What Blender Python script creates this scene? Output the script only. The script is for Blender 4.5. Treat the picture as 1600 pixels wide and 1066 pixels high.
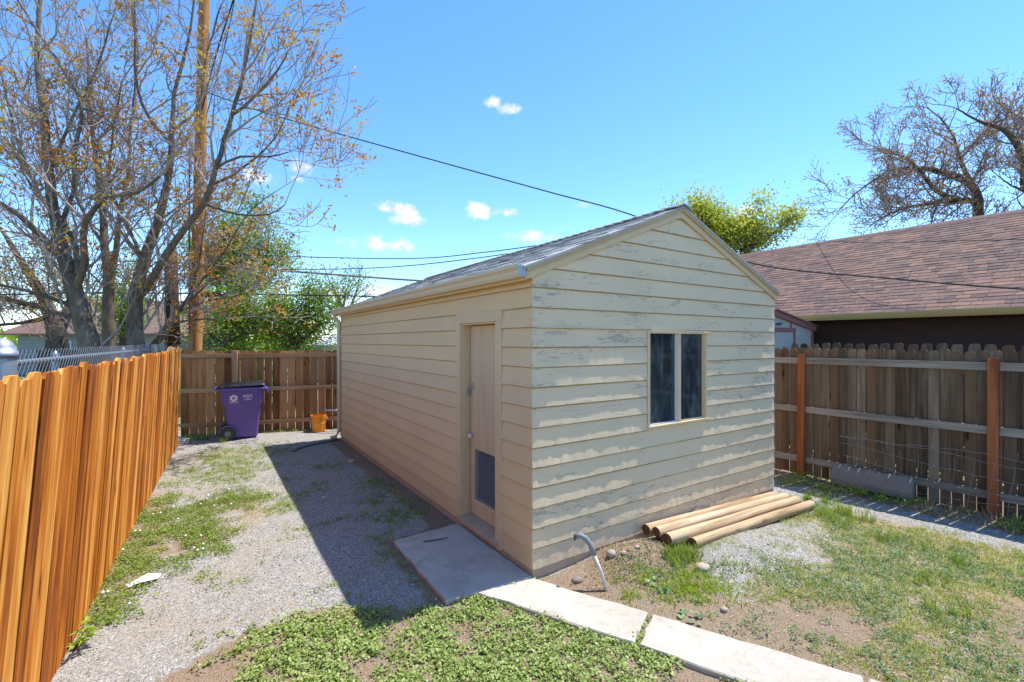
import bpy, math, random
import numpy as np
from mathutils import Vector, Matrix

for o in list(bpy.data.objects): bpy.data.objects.remove(o)
scene = bpy.context.scene
COL = scene.collection
R = math.radians
random.seed(7)
rng = np.random.default_rng(11)

# ------------------------------------------------------------------ camera
CAM_H, FPX = 1.95, 720.0
YAW = math.atan(477 / 720)
cd = bpy.data.cameras.new('camera'); cam = bpy.data.objects.new('camera', cd); COL.objects.link(cam)
cam.location = (0, 0, CAM_H); cam.rotation_euler = (R(90), 0, -YAW)
cd.sensor_fit = 'HORIZONTAL'; cd.sensor_width = 36; cd.lens = FPX / 1600 * 36
cd.clip_start = 0.05; cd.clip_end = 3000
scene.camera = cam
FW = (math.sin(YAW), math.cos(YAW)); RT = (math.cos(YAW), -math.sin(YAW))
def at(x, y, d):
    l = (x - 800) / FPX * d
    return Vector((d * FW[0] + l * RT[0], d * FW[1] + l * RT[1], CAM_H - (y - 533) / FPX * d))

# ------------------------------------------------------------------ sun, sky, exposure
SUN_EL, SUN_AZ = R(65.5), R(94.6)          # azimuth clockwise from +Y
sun_dir = Vector((math.sin(SUN_AZ) * math.cos(SUN_EL), math.cos(SUN_AZ) * math.cos(SUN_EL), math.sin(SUN_EL)))
sl = bpy.data.lights.new('sun', 'SUN'); sl.energy = 3.1; sl.angle = R(0.53); sl.color = (1.0, 0.95, 0.87)
so = bpy.data.objects.new('sun', sl); COL.objects.link(so); so.location = (30, 0, 40)
so.rotation_euler = sun_dir.to_track_quat('Z', 'Y').to_euler()
scene.view_settings.view_transform = 'Standard'; scene.view_settings.look = 'None'
scene.view_settings.gamma = 1.0; scene.view_settings.use_curve_mapping = False
scene.view_settings.exposure = 1.2
SKY = 0.15

def N(nt, typ, ins=None, **props):
    n = nt.nodes.new(typ)
    for k, v in props.items(): setattr(n, k, v)
    for k, v in (ins or {}).items():
        s = n.inputs[k]
        if isinstance(v, bpy.types.NodeSocket): nt.links.new(v, s)
        else: s.default_value = v
    return n
def MATH(nt, op, a, b=0.0, clamp=False):
    return N(nt, 'ShaderNodeMath', {0: a, 1: b}, operation=op, use_clamp=clamp).outputs[0]
def VM(nt, op, a, b=(0, 0, 0)):
    n = N(nt, 'ShaderNodeVectorMath', {0: a, 1: b}, operation=op)
    return n.outputs['Value'] if op in ('DOT_PRODUCT', 'LENGTH', 'DISTANCE') else n.outputs[0]
def MAPR(nt, v, a, b, c=0.0, d=1.0):
    return N(nt, 'ShaderNodeMapRange', {0: v, 1: a, 2: b, 3: c, 4: d}, interpolation_type='SMOOTHSTEP').outputs[0]
def MIX(nt, f, a, b, mode='MIX'):
    n = N(nt, 'ShaderNodeMix', {0: f}, data_type='RGBA', blend_type=mode)
    for i, v in ((6, a), (7, b)):
        if isinstance(v, bpy.types.NodeSocket): nt.links.new(v, n.inputs[i])
        else: n.inputs[i].default_value = (*v, 1) if len(v) == 3 else v
    return n.outputs[2]
def NOISE(nt, vec, scale, detail=4, rough=0.55, dist=0.0):
    return N(nt, 'ShaderNodeTexNoise', {'Vector': vec, 'Scale': scale, 'Detail': detail, 'Roughness': rough, 'Distortion': dist}).outputs[0]
def RAMP(nt, f, stops):
    n = N(nt, 'ShaderNodeValToRGB', {0: f}); cr = n.color_ramp
    while len(cr.elements) < len(stops): cr.elements.new(0.5)
    for e, (p, c) in zip(cr.elements, stops):
        e.position = p; e.color = (*c, 1)
    return n.outputs[0]

def make_world():
    w = bpy.data.worlds.new('World'); scene.world = w; w.use_nodes = True
    nt = w.node_tree; nt.nodes.clear()
    sky = N(nt, 'ShaderNodeTexSky', sky_type='NISHITA', sun_disc=False, sun_elevation=SUN_EL, sun_rotation=SUN_AZ,
            altitude=1600, air_density=1.0, dust_density=0.0, ozone_density=3.0)
    hs = N(nt, 'ShaderNodeHueSaturation', {'Hue': 0.499, 'Saturation': 1.18, 'Value': 1.0, 'Color': sky.outputs[0]})
    d = VM(nt, 'NORMALIZE', N(nt, 'ShaderNodeTexCoord').outputs['Generated'])
    # small fair-weather cumulus puffs, scattered all round the sky
    puffs = [(770, 160, 17, 9), (795, 170, 22, 10), (468, 262, 20, 15), (466, 280, 12, 9), (628, 328, 44, 11), (640, 343, 36, 10), (748, 330, 20, 13),
             (795, 333, 28, 9), (592, 384, 50, 15), (582, 376, 26, 13), (822, 370, 42, 12), (910, 320, 24, 8), (588, 458, 34, 15), (742, 411, 18, 8), (400, 275, 26, 16), (1180, 330, 30, 14), (520, 462, 55, 16)]
    cl = []
    for (x, y, rx, ry) in puffs:
        c = at(x, y, 100) - Vector((0, 0, CAM_H)); s = c.length / 100
        cl.append((c.normalized(), rx / FPX / s, ry / FPX / s))
    rr = random.Random(3)
    for i in range(9):
        az = R(33.5 + 62 + rr.uniform(0, 236)); el = R(rr.uniform(8, 32)); k = rr.uniform(0.8, 1.6)
        cl.append((Vector((math.sin(az) * math.cos(el), math.cos(az) * math.cos(el), math.sin(el))), 0.06 * k, 0.022 * k))
    nv = NOISE(nt, d, 34, 5, 0.62)
    nb = NOISE(nt, d, 13, 4, 0.5)
    best = None
    for c, rx, ry in cl:
        u = Vector((c.y, -c.x, 0)).normalized(); v = u.cross(c).normalized()
        if v.z < 0: v = -v
        eu = Matrix((u, c, v)).transposed().to_euler()
        mp = N(nt, 'ShaderNodeMapping', {'Vector': d, 'Location': tuple(c), 'Rotation': tuple(eu), 'Scale': (rx, 0.16, ry)}, vector_type='TEXTURE')
        q = VM(nt, 'LENGTH', mp.outputs[0])
        best = q if best is None else MATH(nt, 'MINIMUM', best, q)
    m = MATH(nt, 'ADD', MATH(nt, 'SUBTRACT', 1.0, best), MATH(nt, 'MULTIPLY', MATH(nt, 'ADD', MATH(nt, 'SUBTRACT', nv, 0.52), MATH(nt, 'MULTIPLY', MATH(nt, 'SUBTRACT', nb, 0.5), 0.8)), 2.3))
    mask = MATH(nt, 'MULTIPLY', MAPR(nt, m, -0.1, 1.0), 0.96)
    shade = MAPR(nt, nv, 0.3, 0.7, 2.5, 3.5)
    cc = N(nt, 'ShaderNodeCombineColor', {0: shade, 1: shade, 2: MATH(nt, 'MULTIPLY', shade, 1.03)}).outputs[0]
    col = MIX(nt, mask, hs.outputs[0], cc)
    bg = N(nt, 'ShaderNodeBackground', {0: col, 1: SKY})
    out = N(nt, 'ShaderNodeOutputWorld'); nt.links.new(bg.outputs[0], out.inputs[0])
make_world()

# ------------------------------------------------------------------ materials
def newmat(name):
    m = bpy.data.materials.new(name); m.use_nodes = True; nt = m.node_tree; nt.nodes.clear()
    out = N(nt, 'ShaderNodeOutputMaterial'); b = N(nt, 'ShaderNodeBsdfPrincipled')
    nt.links.new(b.outputs[0], out.inputs[0])
    return m, nt, b, out
def setb(nt, b, **k):
    for n, v in k.items():
        s = b.inputs[n.replace('_', ' ')]
        if isinstance(v, bpy.types.NodeSocket): nt.links.new(v, s)
        else: s.default_value = (*v, 1) if isinstance(v, tuple) and len(v) == 3 and s.type == 'RGBA' else v
def bump(nt, b, h, strength=0.3, dist=0.01):
    n = N(nt, 'ShaderNodeBump', {'Height': h, 'Strength': strength, 'Distance': dist}); nt.links.new(n.outputs[0], b.inputs['Normal'])
def ocoord(nt, k=37.0):
    oi = N(nt, 'ShaderNodeObjectInfo'); tc = N(nt, 'ShaderNodeTexCoord')
    off = N(nt, 'ShaderNodeCombineXYZ', {0: MATH(nt, 'MULTIPLY', oi.outputs['Random'], k), 1: MATH(nt, 'MULTIPLY', oi.outputs['Random'], k * 1.7), 2: MATH(nt, 'MULTIPLY', oi.outputs['Random'], k * 0.61)})
    return VM(nt, 'ADD', tc.outputs['Object'], off.outputs[0]), oi.outputs['Random'], tc.outputs['Object']
def mat_plain(name, c, rough=0.6, metal=0.0, var=0.12, scale=6.0, spec=0.3, bmp=0.0):
    m, nt, b, _ = newmat(name)
    p, r, o = ocoord(nt)
    n = NOISE(nt, p, scale, 5, 0.6)
    col = MIX(nt, n, tuple(x * (1 - var) for x in c), tuple(min(1, x * (1 + var)) for x in c))
    setb(nt, b, Base_Color=col, Roughness=rough, Metallic=metal, Specular_IOR_Level=spec)
    if bmp: bump(nt, b, NOISE(nt, p, scale * 9, 4, 0.6), bmp, 0.004)
    return m
def mat_wood(name, dark, mid, light, axis=2, streak=1.0, knots=0.5, tone=0.35, rough=0.75, grey=None, footdark=0.0):
    m, nt, b, _ = newmat(name)
    p, r, o = ocoord(nt)
    s1 = [26, 26, 26]; s1[axis] = 0.9
    s2 = [8, 8, 8]; s2[axis] = 0.95
    s3 = [120, 120, 120]; s3[axis] = 2.2
    n1 = NOISE(nt, VM(nt, 'MULTIPLY', p, tuple(s1)), 1.0, 5, 0.65, 0.25)
    n2 = NOISE(nt, VM(nt, 'MULTIPLY', p, tuple(s2)), 1.0, 4, 0.6, 0.3)
    n3 = NOISE(nt, VM(nt, 'MULTIPLY', p, tuple(s3)), 1.0, 3, 0.6)
    f = MATH(nt, 'ADD', MATH(nt, 'MULTIPLY', n1, 0.50), MATH(nt, 'MULTIPLY', n2, 0.50))
    f = MATH(nt, 'ADD', MATH(nt, 'MULTIPLY', MATH(nt, 'SUBTRACT', f, 0.5), 2.3 * streak), MATH(nt, 'ADD', 0.5, MATH(nt, 'MULTIPLY', MATH(nt, 'SUBTRACT', r, 0.5), tone)))
    f = MATH(nt, 'ADD', f, MATH(nt, 'MULTIPLY', MATH(nt, 'SUBTRACT', n3, 0.5), 0.45))
    col = RAMP(nt, f, [(0.06, dark), (0.47, mid), (0.92, light)])
    if grey:
        r2 = N(nt, 'ShaderNodeTexWhiteNoise', {'W': r}, noise_dimensions='1D').outputs[0]
        col = MIX(nt, MATH(nt, 'MULTIPLY', MATH(nt, 'MULTIPLY', r2, r2), 0.8), col, grey)
    if knots:
        ks = [7.5, 7.5, 7.5]; ks[axis] = 1.9
        vo = N(nt, 'ShaderNodeTexVoronoi', {'Vector': VM(nt, 'MULTIPLY', p, tuple(ks)), 'Scale': 1.0, 'Randomness': 1.0})
        km = MAPR(nt, vo.outputs['Distance'], 0.20, 0.07)
        sel = N(nt, 'ShaderNodeSeparateColor', {0: vo.outputs['Color']}).outputs[0]
        km = MATH(nt, 'MULTIPLY', MATH(nt, 'MULTIPLY', km, MATH(nt, 'GREATER_THAN', sel, 0.55)), knots)
        col = MIX(nt, km, col, tuple(x * 0.28 for x in dark))
    setb(nt, b, Base_Color=col, Roughness=rough, Specular_IOR_Level=0.2)
    bump(nt, b, MATH(nt, 'ADD', n3, n1), 0.35, 0.004)
    return m
def mat_siding(name, c, bias, wood=(0.31, 0.285, 0.245)):
    m, nt, b, _ = newmat(name)
    g = N(nt, 'ShaderNodeNewGeometry').outputs['Position']; r = N(nt, 'ShaderNodeObjectInfo').outputs['Random']
    off = N(nt, 'ShaderNodeCombineXYZ', {0: MATH(nt, 'MULTIPLY', r, 60.0), 1: 0.0, 2: MATH(nt, 'MULTIPLY', r, 9.0)}).outputs[0]
    n1 = NOISE(nt, VM(nt, 'ADD', VM(nt, 'MULTIPLY', g, (13.0, 13.0, 75.0)), off), 1.0, 9, 0.78)
    n2 = NOISE(nt, VM(nt, 'ADD', VM(nt, 'MULTIPLY', g, (1.9, 1.9, 7.0)), off), 1.0, 4, 0.6)
    f = MATH(nt, 'ADD', MATH(nt, 'MULTIPLY', n1, 0.72), MATH(nt, 'ADD', MATH(nt, 'MULTIPLY', n2, 0.45), MATH(nt, 'MULTIPLY', r, 0.06)))
    peel = MAPR(nt, f, bias, bias + 0.075)
    spk = NOISE(nt, VM(nt, 'MULTIPLY', g, (60, 60, 150)), 1.0, 4, 0.7)
    wc = RAMP(nt, spk, [(0.30, tuple(x * 0.45 for x in wood)), (0.5, wood), (0.72, tuple(x * 1.5 for x in wood))])
    br = NOISE(nt, VM(nt, 'MULTIPLY', g, (1.6, 1.6, 0.9)), 1.0, 5, 0.6)
    pc = MIX(nt, br, tuple(x * 0.88 for x in c), tuple(x * 1.1 for x in c))
    pc = MIX(nt, MATH(nt, 'MULTIPLY', r, 0.22), pc, (c[0] * 0.95, c[1] * 0.97, c[2] * 1.05))
    dirt = MAPR(nt, NOISE(nt, VM(nt, 'MULTIPLY', g, (22, 22, 9)), 1.0, 6, 0.65), 0.62, 0.78, 0.0, 0.35)
    pc = MIX(nt, dirt, pc, (0.30, 0.25, 0.18))
    sep = N(nt, 'ShaderNodeSeparateXYZ', {0: g}).outputs[2]
    splash = MATH(nt, 'MULTIPLY', MAPR(nt, sep, 0.42, 0.05), MATH(nt, 'ADD', 0.05, MATH(nt, 'MULTIPLY', br, 0.4)))
    pc = MIX(nt, splash, pc, (0.36, 0.27, 0.17))
    col = MIX(nt, MATH(nt, 'MULTIPLY', peel, 0.72), pc, wc)
    setb(nt, b, Base_Color=col, Roughness=0.7, Specular_IOR_Level=0.25)
    h = MATH(nt, 'SUBTRACT', MATH(nt, 'MULTIPLY', NOISE(nt, VM(nt, 'MULTIPLY', g, (14, 14, 60)), 1.0, 5, 0.6), 0.7), peel)
    bump(nt, b, h, 0.4, 0.0035)
    return m
def mat_shingle(name, a, bcol, c):
    m, nt, b, _ = newmat(name)
    g = N(nt, 'ShaderNodeNewGeometry').outputs['Position']; r = N(nt, 'ShaderNodeObjectInfo').outputs['Random']
    t = N(nt, 'ShaderNodeAttribute', attribute_name='tint').outputs['Fac']
    f = MATH(nt, 'FRACT', MATH(nt, 'ADD', r, t))
    n = NOISE(nt, g, 170, 3, 0.7); n2 = NOISE(nt, g, 5, 4, 0.6)
    col = RAMP(nt, f, [(0.05, a), (0.5, bcol), (0.95, c)])
    col = MIX(nt, 0.45, col, RAMP(nt, n2, [(0.3, a), (0.7, c)]))
    col = MIX(nt, 0.6, col, RAMP(nt, n, [(0.3, (0.25, 0.25, 0.25)), (0.7, (0.8, 0.8, 0.8))]), 'OVERLAY')
    setb(nt, b, Base_Color=col, Roughness=0.9, Specular_IOR_Level=0.15)
    bump(nt, b, n, 0.5, 0.003)
    return m
def mat_leaf(name, stops, trans=0.3, rough=0.5):
    m, nt, b, out = newmat(name)
    t = N(nt, 'ShaderNodeAttribute', attribute_name='tint').outputs['Fac']
    col = RAMP(nt, t, stops)
    setb(nt, b, Base_Color=col, Roughness=rough, Specular_IOR_Level=0.25)
    tr = N(nt, 'ShaderNodeBsdfTranslucent', {0: MIX(nt, 0.35, col, (0.5, 0.6, 0.05))})
    mx = N(nt, 'ShaderNodeMixShader', {0: trans, 1: b.outputs[0], 2: tr.outputs[0]}); nt.links.new(mx.outputs[0], out.inputs[0])
    return m
def mat_bark(name, dark, light, sc=14.0):
    m, nt, b, _ = newmat(name)
    g = N(nt, 'ShaderNodeNewGeometry').outputs['Position']
    n = NOISE(nt, VM(nt, 'MULTIPLY', g, (1, 1, 0.28)), sc, 6, 0.7, 0.5)
    n2 = NOISE(nt, g, 2.2, 3, 0.5)
    col = RAMP(nt, MATH(nt, 'ADD', MATH(nt, 'MULTIPLY', n, 0.7), MATH(nt, 'MULTIPLY', n2, 0.3)), [(0.32, dark), (0.66, light)])
    setb(nt, b, Base_Color=col, Roughness=0.9, Specular_IOR_Level=0.1)
    bump(nt, b, n, 0.8, 0.02)
    return m
def mat_concrete():
    m, nt, b, _ = newmat('concrete')
    g = N(nt, 'ShaderNodeNewGeometry').outputs['Position']
    n = NOISE(nt, g, 2.6, 6, 0.65); n2 = NOISE(nt, g, 160, 4, 0.7); n3 = NOISE(nt, g, 11, 5, 0.7)
    col = RAMP(nt, n, [(0.3, (0.42, 0.375, 0.315)), (0.7, (0.56, 0.51, 0.44))])
    col = MIX(nt, MAPR(nt, n3, 0.58, 0.78, 0, 0.45), col, (0.27, 0.23, 0.185))
    col = MIX(nt, 0.35, col, RAMP(nt, n2, [(0.3, (0.3, 0.3, 0.3)), (0.7, (0.7, 0.7, 0.7))]), 'OVERLAY')
    st = NOISE(nt, g, 3.7, 6, 0.75, 1.0)
    col = MIX(nt, MAPR(nt, st, 0.47, 0.70, 0, 0.7), col, (0.34, 0.29, 0.235))
    col = MIX(nt, MAPR(nt, NOISE(nt, g, 34, 3, 0.6), 0.66, 0.74, 0, 0.5), col, (0.22, 0.19, 0.155))
    setb(nt, b, Base_Color=col, Roughness=0.9, Specular_IOR_Level=0.15)
    bump(nt, b, MATH(nt, 'ADD', n2, n3), 0.35, 0.004)
    return m
def mat_ground():
    m, nt, b, _ = newmat('yard_ground')
    g = N(nt, 'ShaderNodeNewGeometry').outputs['Position']
    at_ = N(nt, 'ShaderNodeAttribute', attribute_name='cover').outputs['Color']
    sc = N(nt, 'ShaderNodeSeparateColor', {0: at_})
    dirt, straw = sc.outputs[0], sc.outputs[1]
    v = N(nt, 'ShaderNodeTexVoronoi', {'Vector': g, 'Scale': 105.0}); v2 = N(nt, 'ShaderNodeTexVoronoi', {'Vector': g, 'Scale': 240.0})
    vc = N(nt, 'ShaderNodeSeparateColor', {0: v.outputs['Color']}).outputs[0]; vc2 = N(nt, 'ShaderNodeSeparateColor', {0: v2.outputs['Color']}).outputs[1]
    gr = RAMP(nt, MATH(nt, 'ADD', MATH(nt, 'MULTIPLY', vc, 0.55), MATH(nt, 'MULTIPLY', vc2, 0.45)), [(0.12, (0.135, 0.13, 0.12)), (0.5, (0.305, 0.295, 0.275)), (0.86, (0.56, 0.54, 0.51))])
    big = NOISE(nt, g, 1.7, 5, 0.6); mid = NOISE(nt, g, 9, 5, 0.65); fine = NOISE(nt, g, 70, 5, 0.7)
    gr = MIX(nt, MAPR(nt, MATH(nt, 'ADD', MATH(nt, 'MULTIPLY', big, 0.6), MATH(nt, 'MULTIPLY', mid, 0.4)), 0.42, 0.62, 0, 0.5), gr, (0.34, 0.28, 0.205))
    so_ = RAMP(nt, fine, [(0.28, (0.12, 0.085, 0.055)), (0.55, (0.29, 0.215, 0.15)), (0.78, (0.50, 0.40, 0.29))])
    so_ = MIX(nt, MAPR(nt, mid, 0.4, 0.7, 0, 0.5), so_, (0.30, 0.225, 0.16))
    fd = MAPR(nt, MATH(nt, 'ADD', dirt, MATH(nt, 'MULTIPLY', MATH(nt, 'SUBTRACT', mid, 0.5), 1.0)), 0.38, 0.62)
    col = MIX(nt, fd, gr, so_)
    st = NOISE(nt, VM(nt, 'MULTIPLY', g, (40, 150, 60)), 1.0, 4, 0.7, 1.5)
    sc_ = RAMP(nt, st, [(0.3, (0.20, 0.135, 0.07)), (0.6, (0.46, 0.34, 0.19))])
    fs = MAPR(nt, MATH(nt, 'ADD', straw, MATH(nt, 'MULTIPLY', MATH(nt, 'SUBTRACT', NOISE(nt, g, 14, 5, 0.7), 0.5), 1.3)), 0.4, 0.7, 0, 0.75)
    col = MIX(nt, fs, col, sc_)
    setb(nt, b, Base_Color=col, Roughness=0.95, Specular_IOR_Level=0.1)
    h = MATH(nt, 'ADD', MATH(nt, 'MULTIPLY', v.outputs['Distance'], -1.0), MATH(nt, 'MULTIPLY', fine, 1.2))
    bump(nt, b, h, 0.8, 0.008)
    return m
def mat_land():
    m, nt, b, _ = newmat('land')
    g = N(nt, 'ShaderNodeNewGeometry').outputs['Position']
    n = NOISE(nt, g, 0.5, 6, 0.6); n2 = NOISE(nt, g, 9, 5, 0.7)
    col = RAMP(nt, MATH(nt, 'ADD', MATH(nt, 'MULTIPLY', n, 0.6), MATH(nt, 'MULTIPLY', n2, 0.4)), [(0.36, (0.13, 0.18, 0.045)), (0.52, (0.20, 0.20, 0.09)), (0.66, (0.27, 0.24, 0.18))])
    setb(nt, b, Base_Color=col, Roughness=0.95, Specular_IOR_Level=0.1); bump(nt, b, n2, 0.5, 0.03)
    return m
def mat_glass():
    m, nt, b, out = newmat('window_glass')
    g = N(nt, 'ShaderNodeNewGeometry').outputs['Position']
    dust = MAPR(nt, NOISE(nt, VM(nt, 'MULTIPLY', g, (5, 5, 2.2)), 1.0, 6, 0.7), 0.45, 0.8, 0.02, 0.22)
    gl = N(nt, 'ShaderNodeBsdfGlossy', {'Color': (0.9, 0.95, 1, 1), 'Roughness': 0.03})
    tr = N(nt, 'ShaderNodeBsdfTransparent', {'Color': (0.72, 0.80, 0.84, 1)})
    fr = N(nt, 'ShaderNodeFresnel', {'IOR': 1.45})
    mx = N(nt, 'ShaderNodeMixShader', {0: MATH(nt, 'MULTIPLY', fr.outputs[0], 0.9), 1: tr.outputs[0], 2: gl.outputs[0]})
    df = N(nt, 'ShaderNodeBsdfDiffuse', {'Color': (0.45, 0.48, 0.5, 1)})
    m2 = N(nt, 'ShaderNodeMixShader', {0: dust, 1: mx.outputs[0], 2: df.outputs[0]})
    nt.links.new(m2.outputs[0], out.inputs[0])
    return m

M = {}
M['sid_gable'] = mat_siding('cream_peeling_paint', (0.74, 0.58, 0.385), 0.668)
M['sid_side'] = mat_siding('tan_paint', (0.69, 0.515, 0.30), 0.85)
M['trim'] = mat_plain('cream_trim', (0.64, 0.485, 0.30), 0.6, var=0.1, scale=9, bmp=0.15)
M['door'] = mat_wood('door_ply', (0.50, 0.36, 0.22), (0.60, 0.45, 0.285), (0.66, 0.51, 0.34), knots=0, streak=0.6)
M['rake'] = mat_plain('ochre_rake', (0.47, 0.355, 0.21), 0.6, var=0.2, scale=7, bmp=0.2)
M['strip'] = mat_plain('tan_lap_shade', (0.36, 0.255, 0.125), 0.8, var=0.3, scale=9)  # darker tan for the shade lines drawn under the siding laps
M['found'] = mat_plain('foundation', (0.45, 0.345, 0.245), 0.9, var=0.25, scale=5, bmp=0.4)
M['shingle'] = mat_shingle('grey_shingle', (0.16, 0.155, 0.155), (0.30, 0.29, 0.285), (0.47, 0.455, 0.44))
M['shingle_brown'] = mat_shingle('brown_shingle', (0.085, 0.068, 0.068), (0.17, 0.110, 0.100), (0.29, 0.165, 0.115))
M['gutter'] = mat_plain('gutter_paint', (0.62, 0.52, 0.37), 0.45, var=0.07, scale=3)
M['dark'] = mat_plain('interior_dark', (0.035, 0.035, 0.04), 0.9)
M['glass'] = mat_glass()
M['fence_new'] = mat_wood('stained_cedar', (0.19, 0.042, 0.004), (0.56, 0.165, 0.012), (0.86, 0.43, 0.10), streak=1.15, knots=0.9, tone=0.62)
M['fence_back'] = mat_wood('brown_cedar', (0.17, 0.058, 0.017), (0.45, 0.180, 0.058), (0.62, 0.32, 0.135), tone=0.7, knots=0.7, grey=(0.36, 0.185, 0.085))
M['fence_grey'] = mat_wood('weathered_cedar', (0.045, 0.030, 0.019), (0.140, 0.098, 0.063), (0.255, 0.195, 0.137), tone=0.6, knots=0.95, grey=(0.17, 0.095, 0.05))
M['rail_grey'] = mat_wood('weathered_rail', (0.13, 0.105, 0.085), (0.30, 0.25, 0.205), (0.44, 0.38, 0.32), axis=0, tone=0.2, knots=0.3)
M['rail_brown'] = mat_wood('brown_rail', (0.26, 0.12, 0.05), (0.47, 0.25, 0.115), (0.62, 0.40, 0.22), axis=0, tone=0.2, knots=0.3)
M['post_red'] = mat_wood('red_post', (0.15, 0.040, 0.014), (0.31, 0.092, 0.033), (0.46, 0.17, 0.07), tone=0.15, knots=0.5)
M['post_brown'] = mat_wood('brown_post', (0.20, 0.10, 0.045), (0.40, 0.22, 0.105), (0.54, 0.35, 0.19), tone=0.15, knots=0.4)
M['log'] = mat_wood('peeled_log', (0.20, 0.125, 0.07), (0.46, 0.31, 0.175), (0.62, 0.48, 0.32), axis=0, knots=0.7, tone=0.5, streak=1.15)
M['logend'] = mat_plain('log_end', (0.13, 0.062, 0.035), 0.95, var=0.5, scale=30)
M['concrete'] = mat_concrete()
M['ground'] = mat_ground()
M['land'] = mat_land()
M['chain'] = mat_plain('chain_wire', (0.15, 0.165, 0.19), 0.6, 0.3)
M['steel'] = mat_plain('galvanised', (0.33, 0.37, 0.41), 0.5, 0.6, var=0.15, scale=20)
M['wiresteel'] = mat_plain('wire_steel', (0.42, 0.42, 0.45), 0.5, 0.5)
M['cable'] = mat_plain('cable', (0.025, 0.027, 0.032), 0.6)
M['cablegrey'] = mat_plain('cable_grey', (0.25, 0.23, 0.21), 0.6)
M['pole'] = mat_wood('utility_pole', (0.17, 0.062, 0.018), (0.42, 0.185, 0.060), (0.62, 0.33, 0.13), tone=0.1, knots=0.25)
M['poledark'] = mat_wood('old_pole', (0.020, 0.012, 0.009), (0.055, 0.030, 0.022), (0.11, 0.06, 0.04), tone=0.1, knots=0)
M['bark'] = mat_bark('grey_bark', (0.065, 0.049, 0.036), (0.25, 0.20, 0.155))
M['twig'] = mat_bark('twig_bark', (0.24, 0.175, 0.150), (0.48, 0.395, 0.36), 5.0)
M['barkdark'] = mat_bark('dark_bark', (0.045, 0.035, 0.032), (0.15, 0.115, 0.10))
M['twigdark'] = mat_bark('purple_twig', (0.20, 0.14, 0.135), (0.37, 0.275, 0.26), 5.0)
M['purple'] = mat_plain('purple_plastic', (0.14, 0.085, 0.31), 0.42, var=0.14, scale=4, spec=0.45)
M['black'] = mat_plain('black_plastic', (0.022, 0.024, 0.026), 0.35, var=0.3, scale=5, spec=0.5)
M['white'] = mat_plain('white_print', (0.75, 0.74, 0.78), 0.6, var=0.03)
M['orange'] = mat_plain('orange_plastic', (0.95, 0.31, 0.010), 0.4, var=0.08, spec=0.45)
M['pvc'] = mat_plain('white_pvc', (0.68, 0.66, 0.62), 0.5, var=0.12, scale=14)
M['pvcgrey'] = mat_plain('grey_conduit', (0.20, 0.23, 0.25), 0.5, var=0.15, scale=14)
M['stone'] = mat_plain('stone', (0.42, 0.34, 0.28), 0.9, var=0.3, scale=12, bmp=0.5)
M['block'] = mat_plain('concrete_block', (0.23, 0.19, 0.165), 0.95, var=0.3, scale=9, bmp=0.6)
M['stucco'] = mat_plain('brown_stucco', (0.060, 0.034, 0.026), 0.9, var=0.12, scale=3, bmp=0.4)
M['fascia'] = mat_plain('ochre_fascia', (0.50, 0.37, 0.15), 0.5, var=0.05)
M['play_wall'] = mat_plain('pale_panel', (0.50, 0.47, 0.41), 0.8, var=0.1, bmp=0.2)
M['play_trim'] = mat_plain('dusty_pink_trim', (0.36, 0.135, 0.125), 0.7, var=0.15)
M['brass'] = mat_plain('dull_brass', (0.55, 0.48, 0.36), 0.4, 0.6)
M['housegrey'] = mat_plain('grey_blue_wall', (0.26, 0.29, 0.31), 0.9, var=0.1)
M['rooftan'] = mat_plain('distant_roof', (0.20, 0.125, 0.10), 0.9, var=0.25, scale=3)
M['roofpale'] = mat_plain('pale_roof', (0.52, 0.54, 0.56), 0.8, var=0.1)
M['carwhite'] = mat_plain('white_car_paint', (0.75, 0.76, 0.78), 0.25, var=0.02, spec=0.5)
M['darkglass'] = mat_plain('car_glass', (0.03, 0.045, 0.06), 0.1, spec=0.6)
M['tyre'] = mat_plain('tyre', (0.02, 0.02, 0.02), 0.8)
M['darkpicket'] = mat_plain('dark_picket', (0.018, 0.025, 0.03), 0.7)
M['rod'] = mat_plain('pale_rod', (0.62, 0.62, 0.60), 0.6)
M['sack'] = mat_plain('pale_sack', (0.55, 0.58, 0.62), 0.8, var=0.3, scale=12)
M['mallow'] = mat_leaf('mallow_leaf', [(0.0, (0.12, 0.19, 0.035)), (0.5, (0.29, 0.385, 0.10)), (0.82, (0.44, 0.50, 0.20)), (1.0, (0.47, 0.43, 0.20))], 0.25, 0.45)
M['grass'] = mat_leaf('grass_blade', [(0.0, (0.13, 0.21, 0.025)), (0.45, (0.27, 0.38, 0.05)), (0.8, (0.44, 0.46, 0.11)), (1.0, (0.54, 0.43, 0.20))], 0.35)
M['clover'] = mat_leaf('clover_leaf', [(0.0, (0.085, 0.15, 0.022)), (0.5, (0.20, 0.30, 0.045)), (0.85, (0.36, 0.40, 0.09)), (1.0, (0.46, 0.40, 0.15))], 0.3)
M['sage'] = mat_leaf('sage_weed', [(0.0, (0.12, 0.20, 0.095)), (0.6, (0.23, 0.34, 0.165)), (1.0, (0.34, 0.42, 0.22))], 0.25)
M['straw'] = mat_leaf('dry_straw', [(0.0, (0.22, 0.14, 0.07)), (0.6, (0.48, 0.36, 0.20)), (1.0, (0.62, 0.52, 0.34))], 0.1)
M['lime'] = mat_leaf('lime_leaf', [(0.0, (0.20, 0.31, 0.02)), (1.0, (0.46, 0.56, 0.06))], 0.4)
M['bud'] = mat_leaf('bud_leaf', [(0.0, (0.42, 0.07, 0.03)), (0.4, (0.58, 0.20, 0.05)), (0.75, (0.48, 0.36, 0.06)), (1.0, (0.62, 0.16, 0.10))], 0.35)
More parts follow.
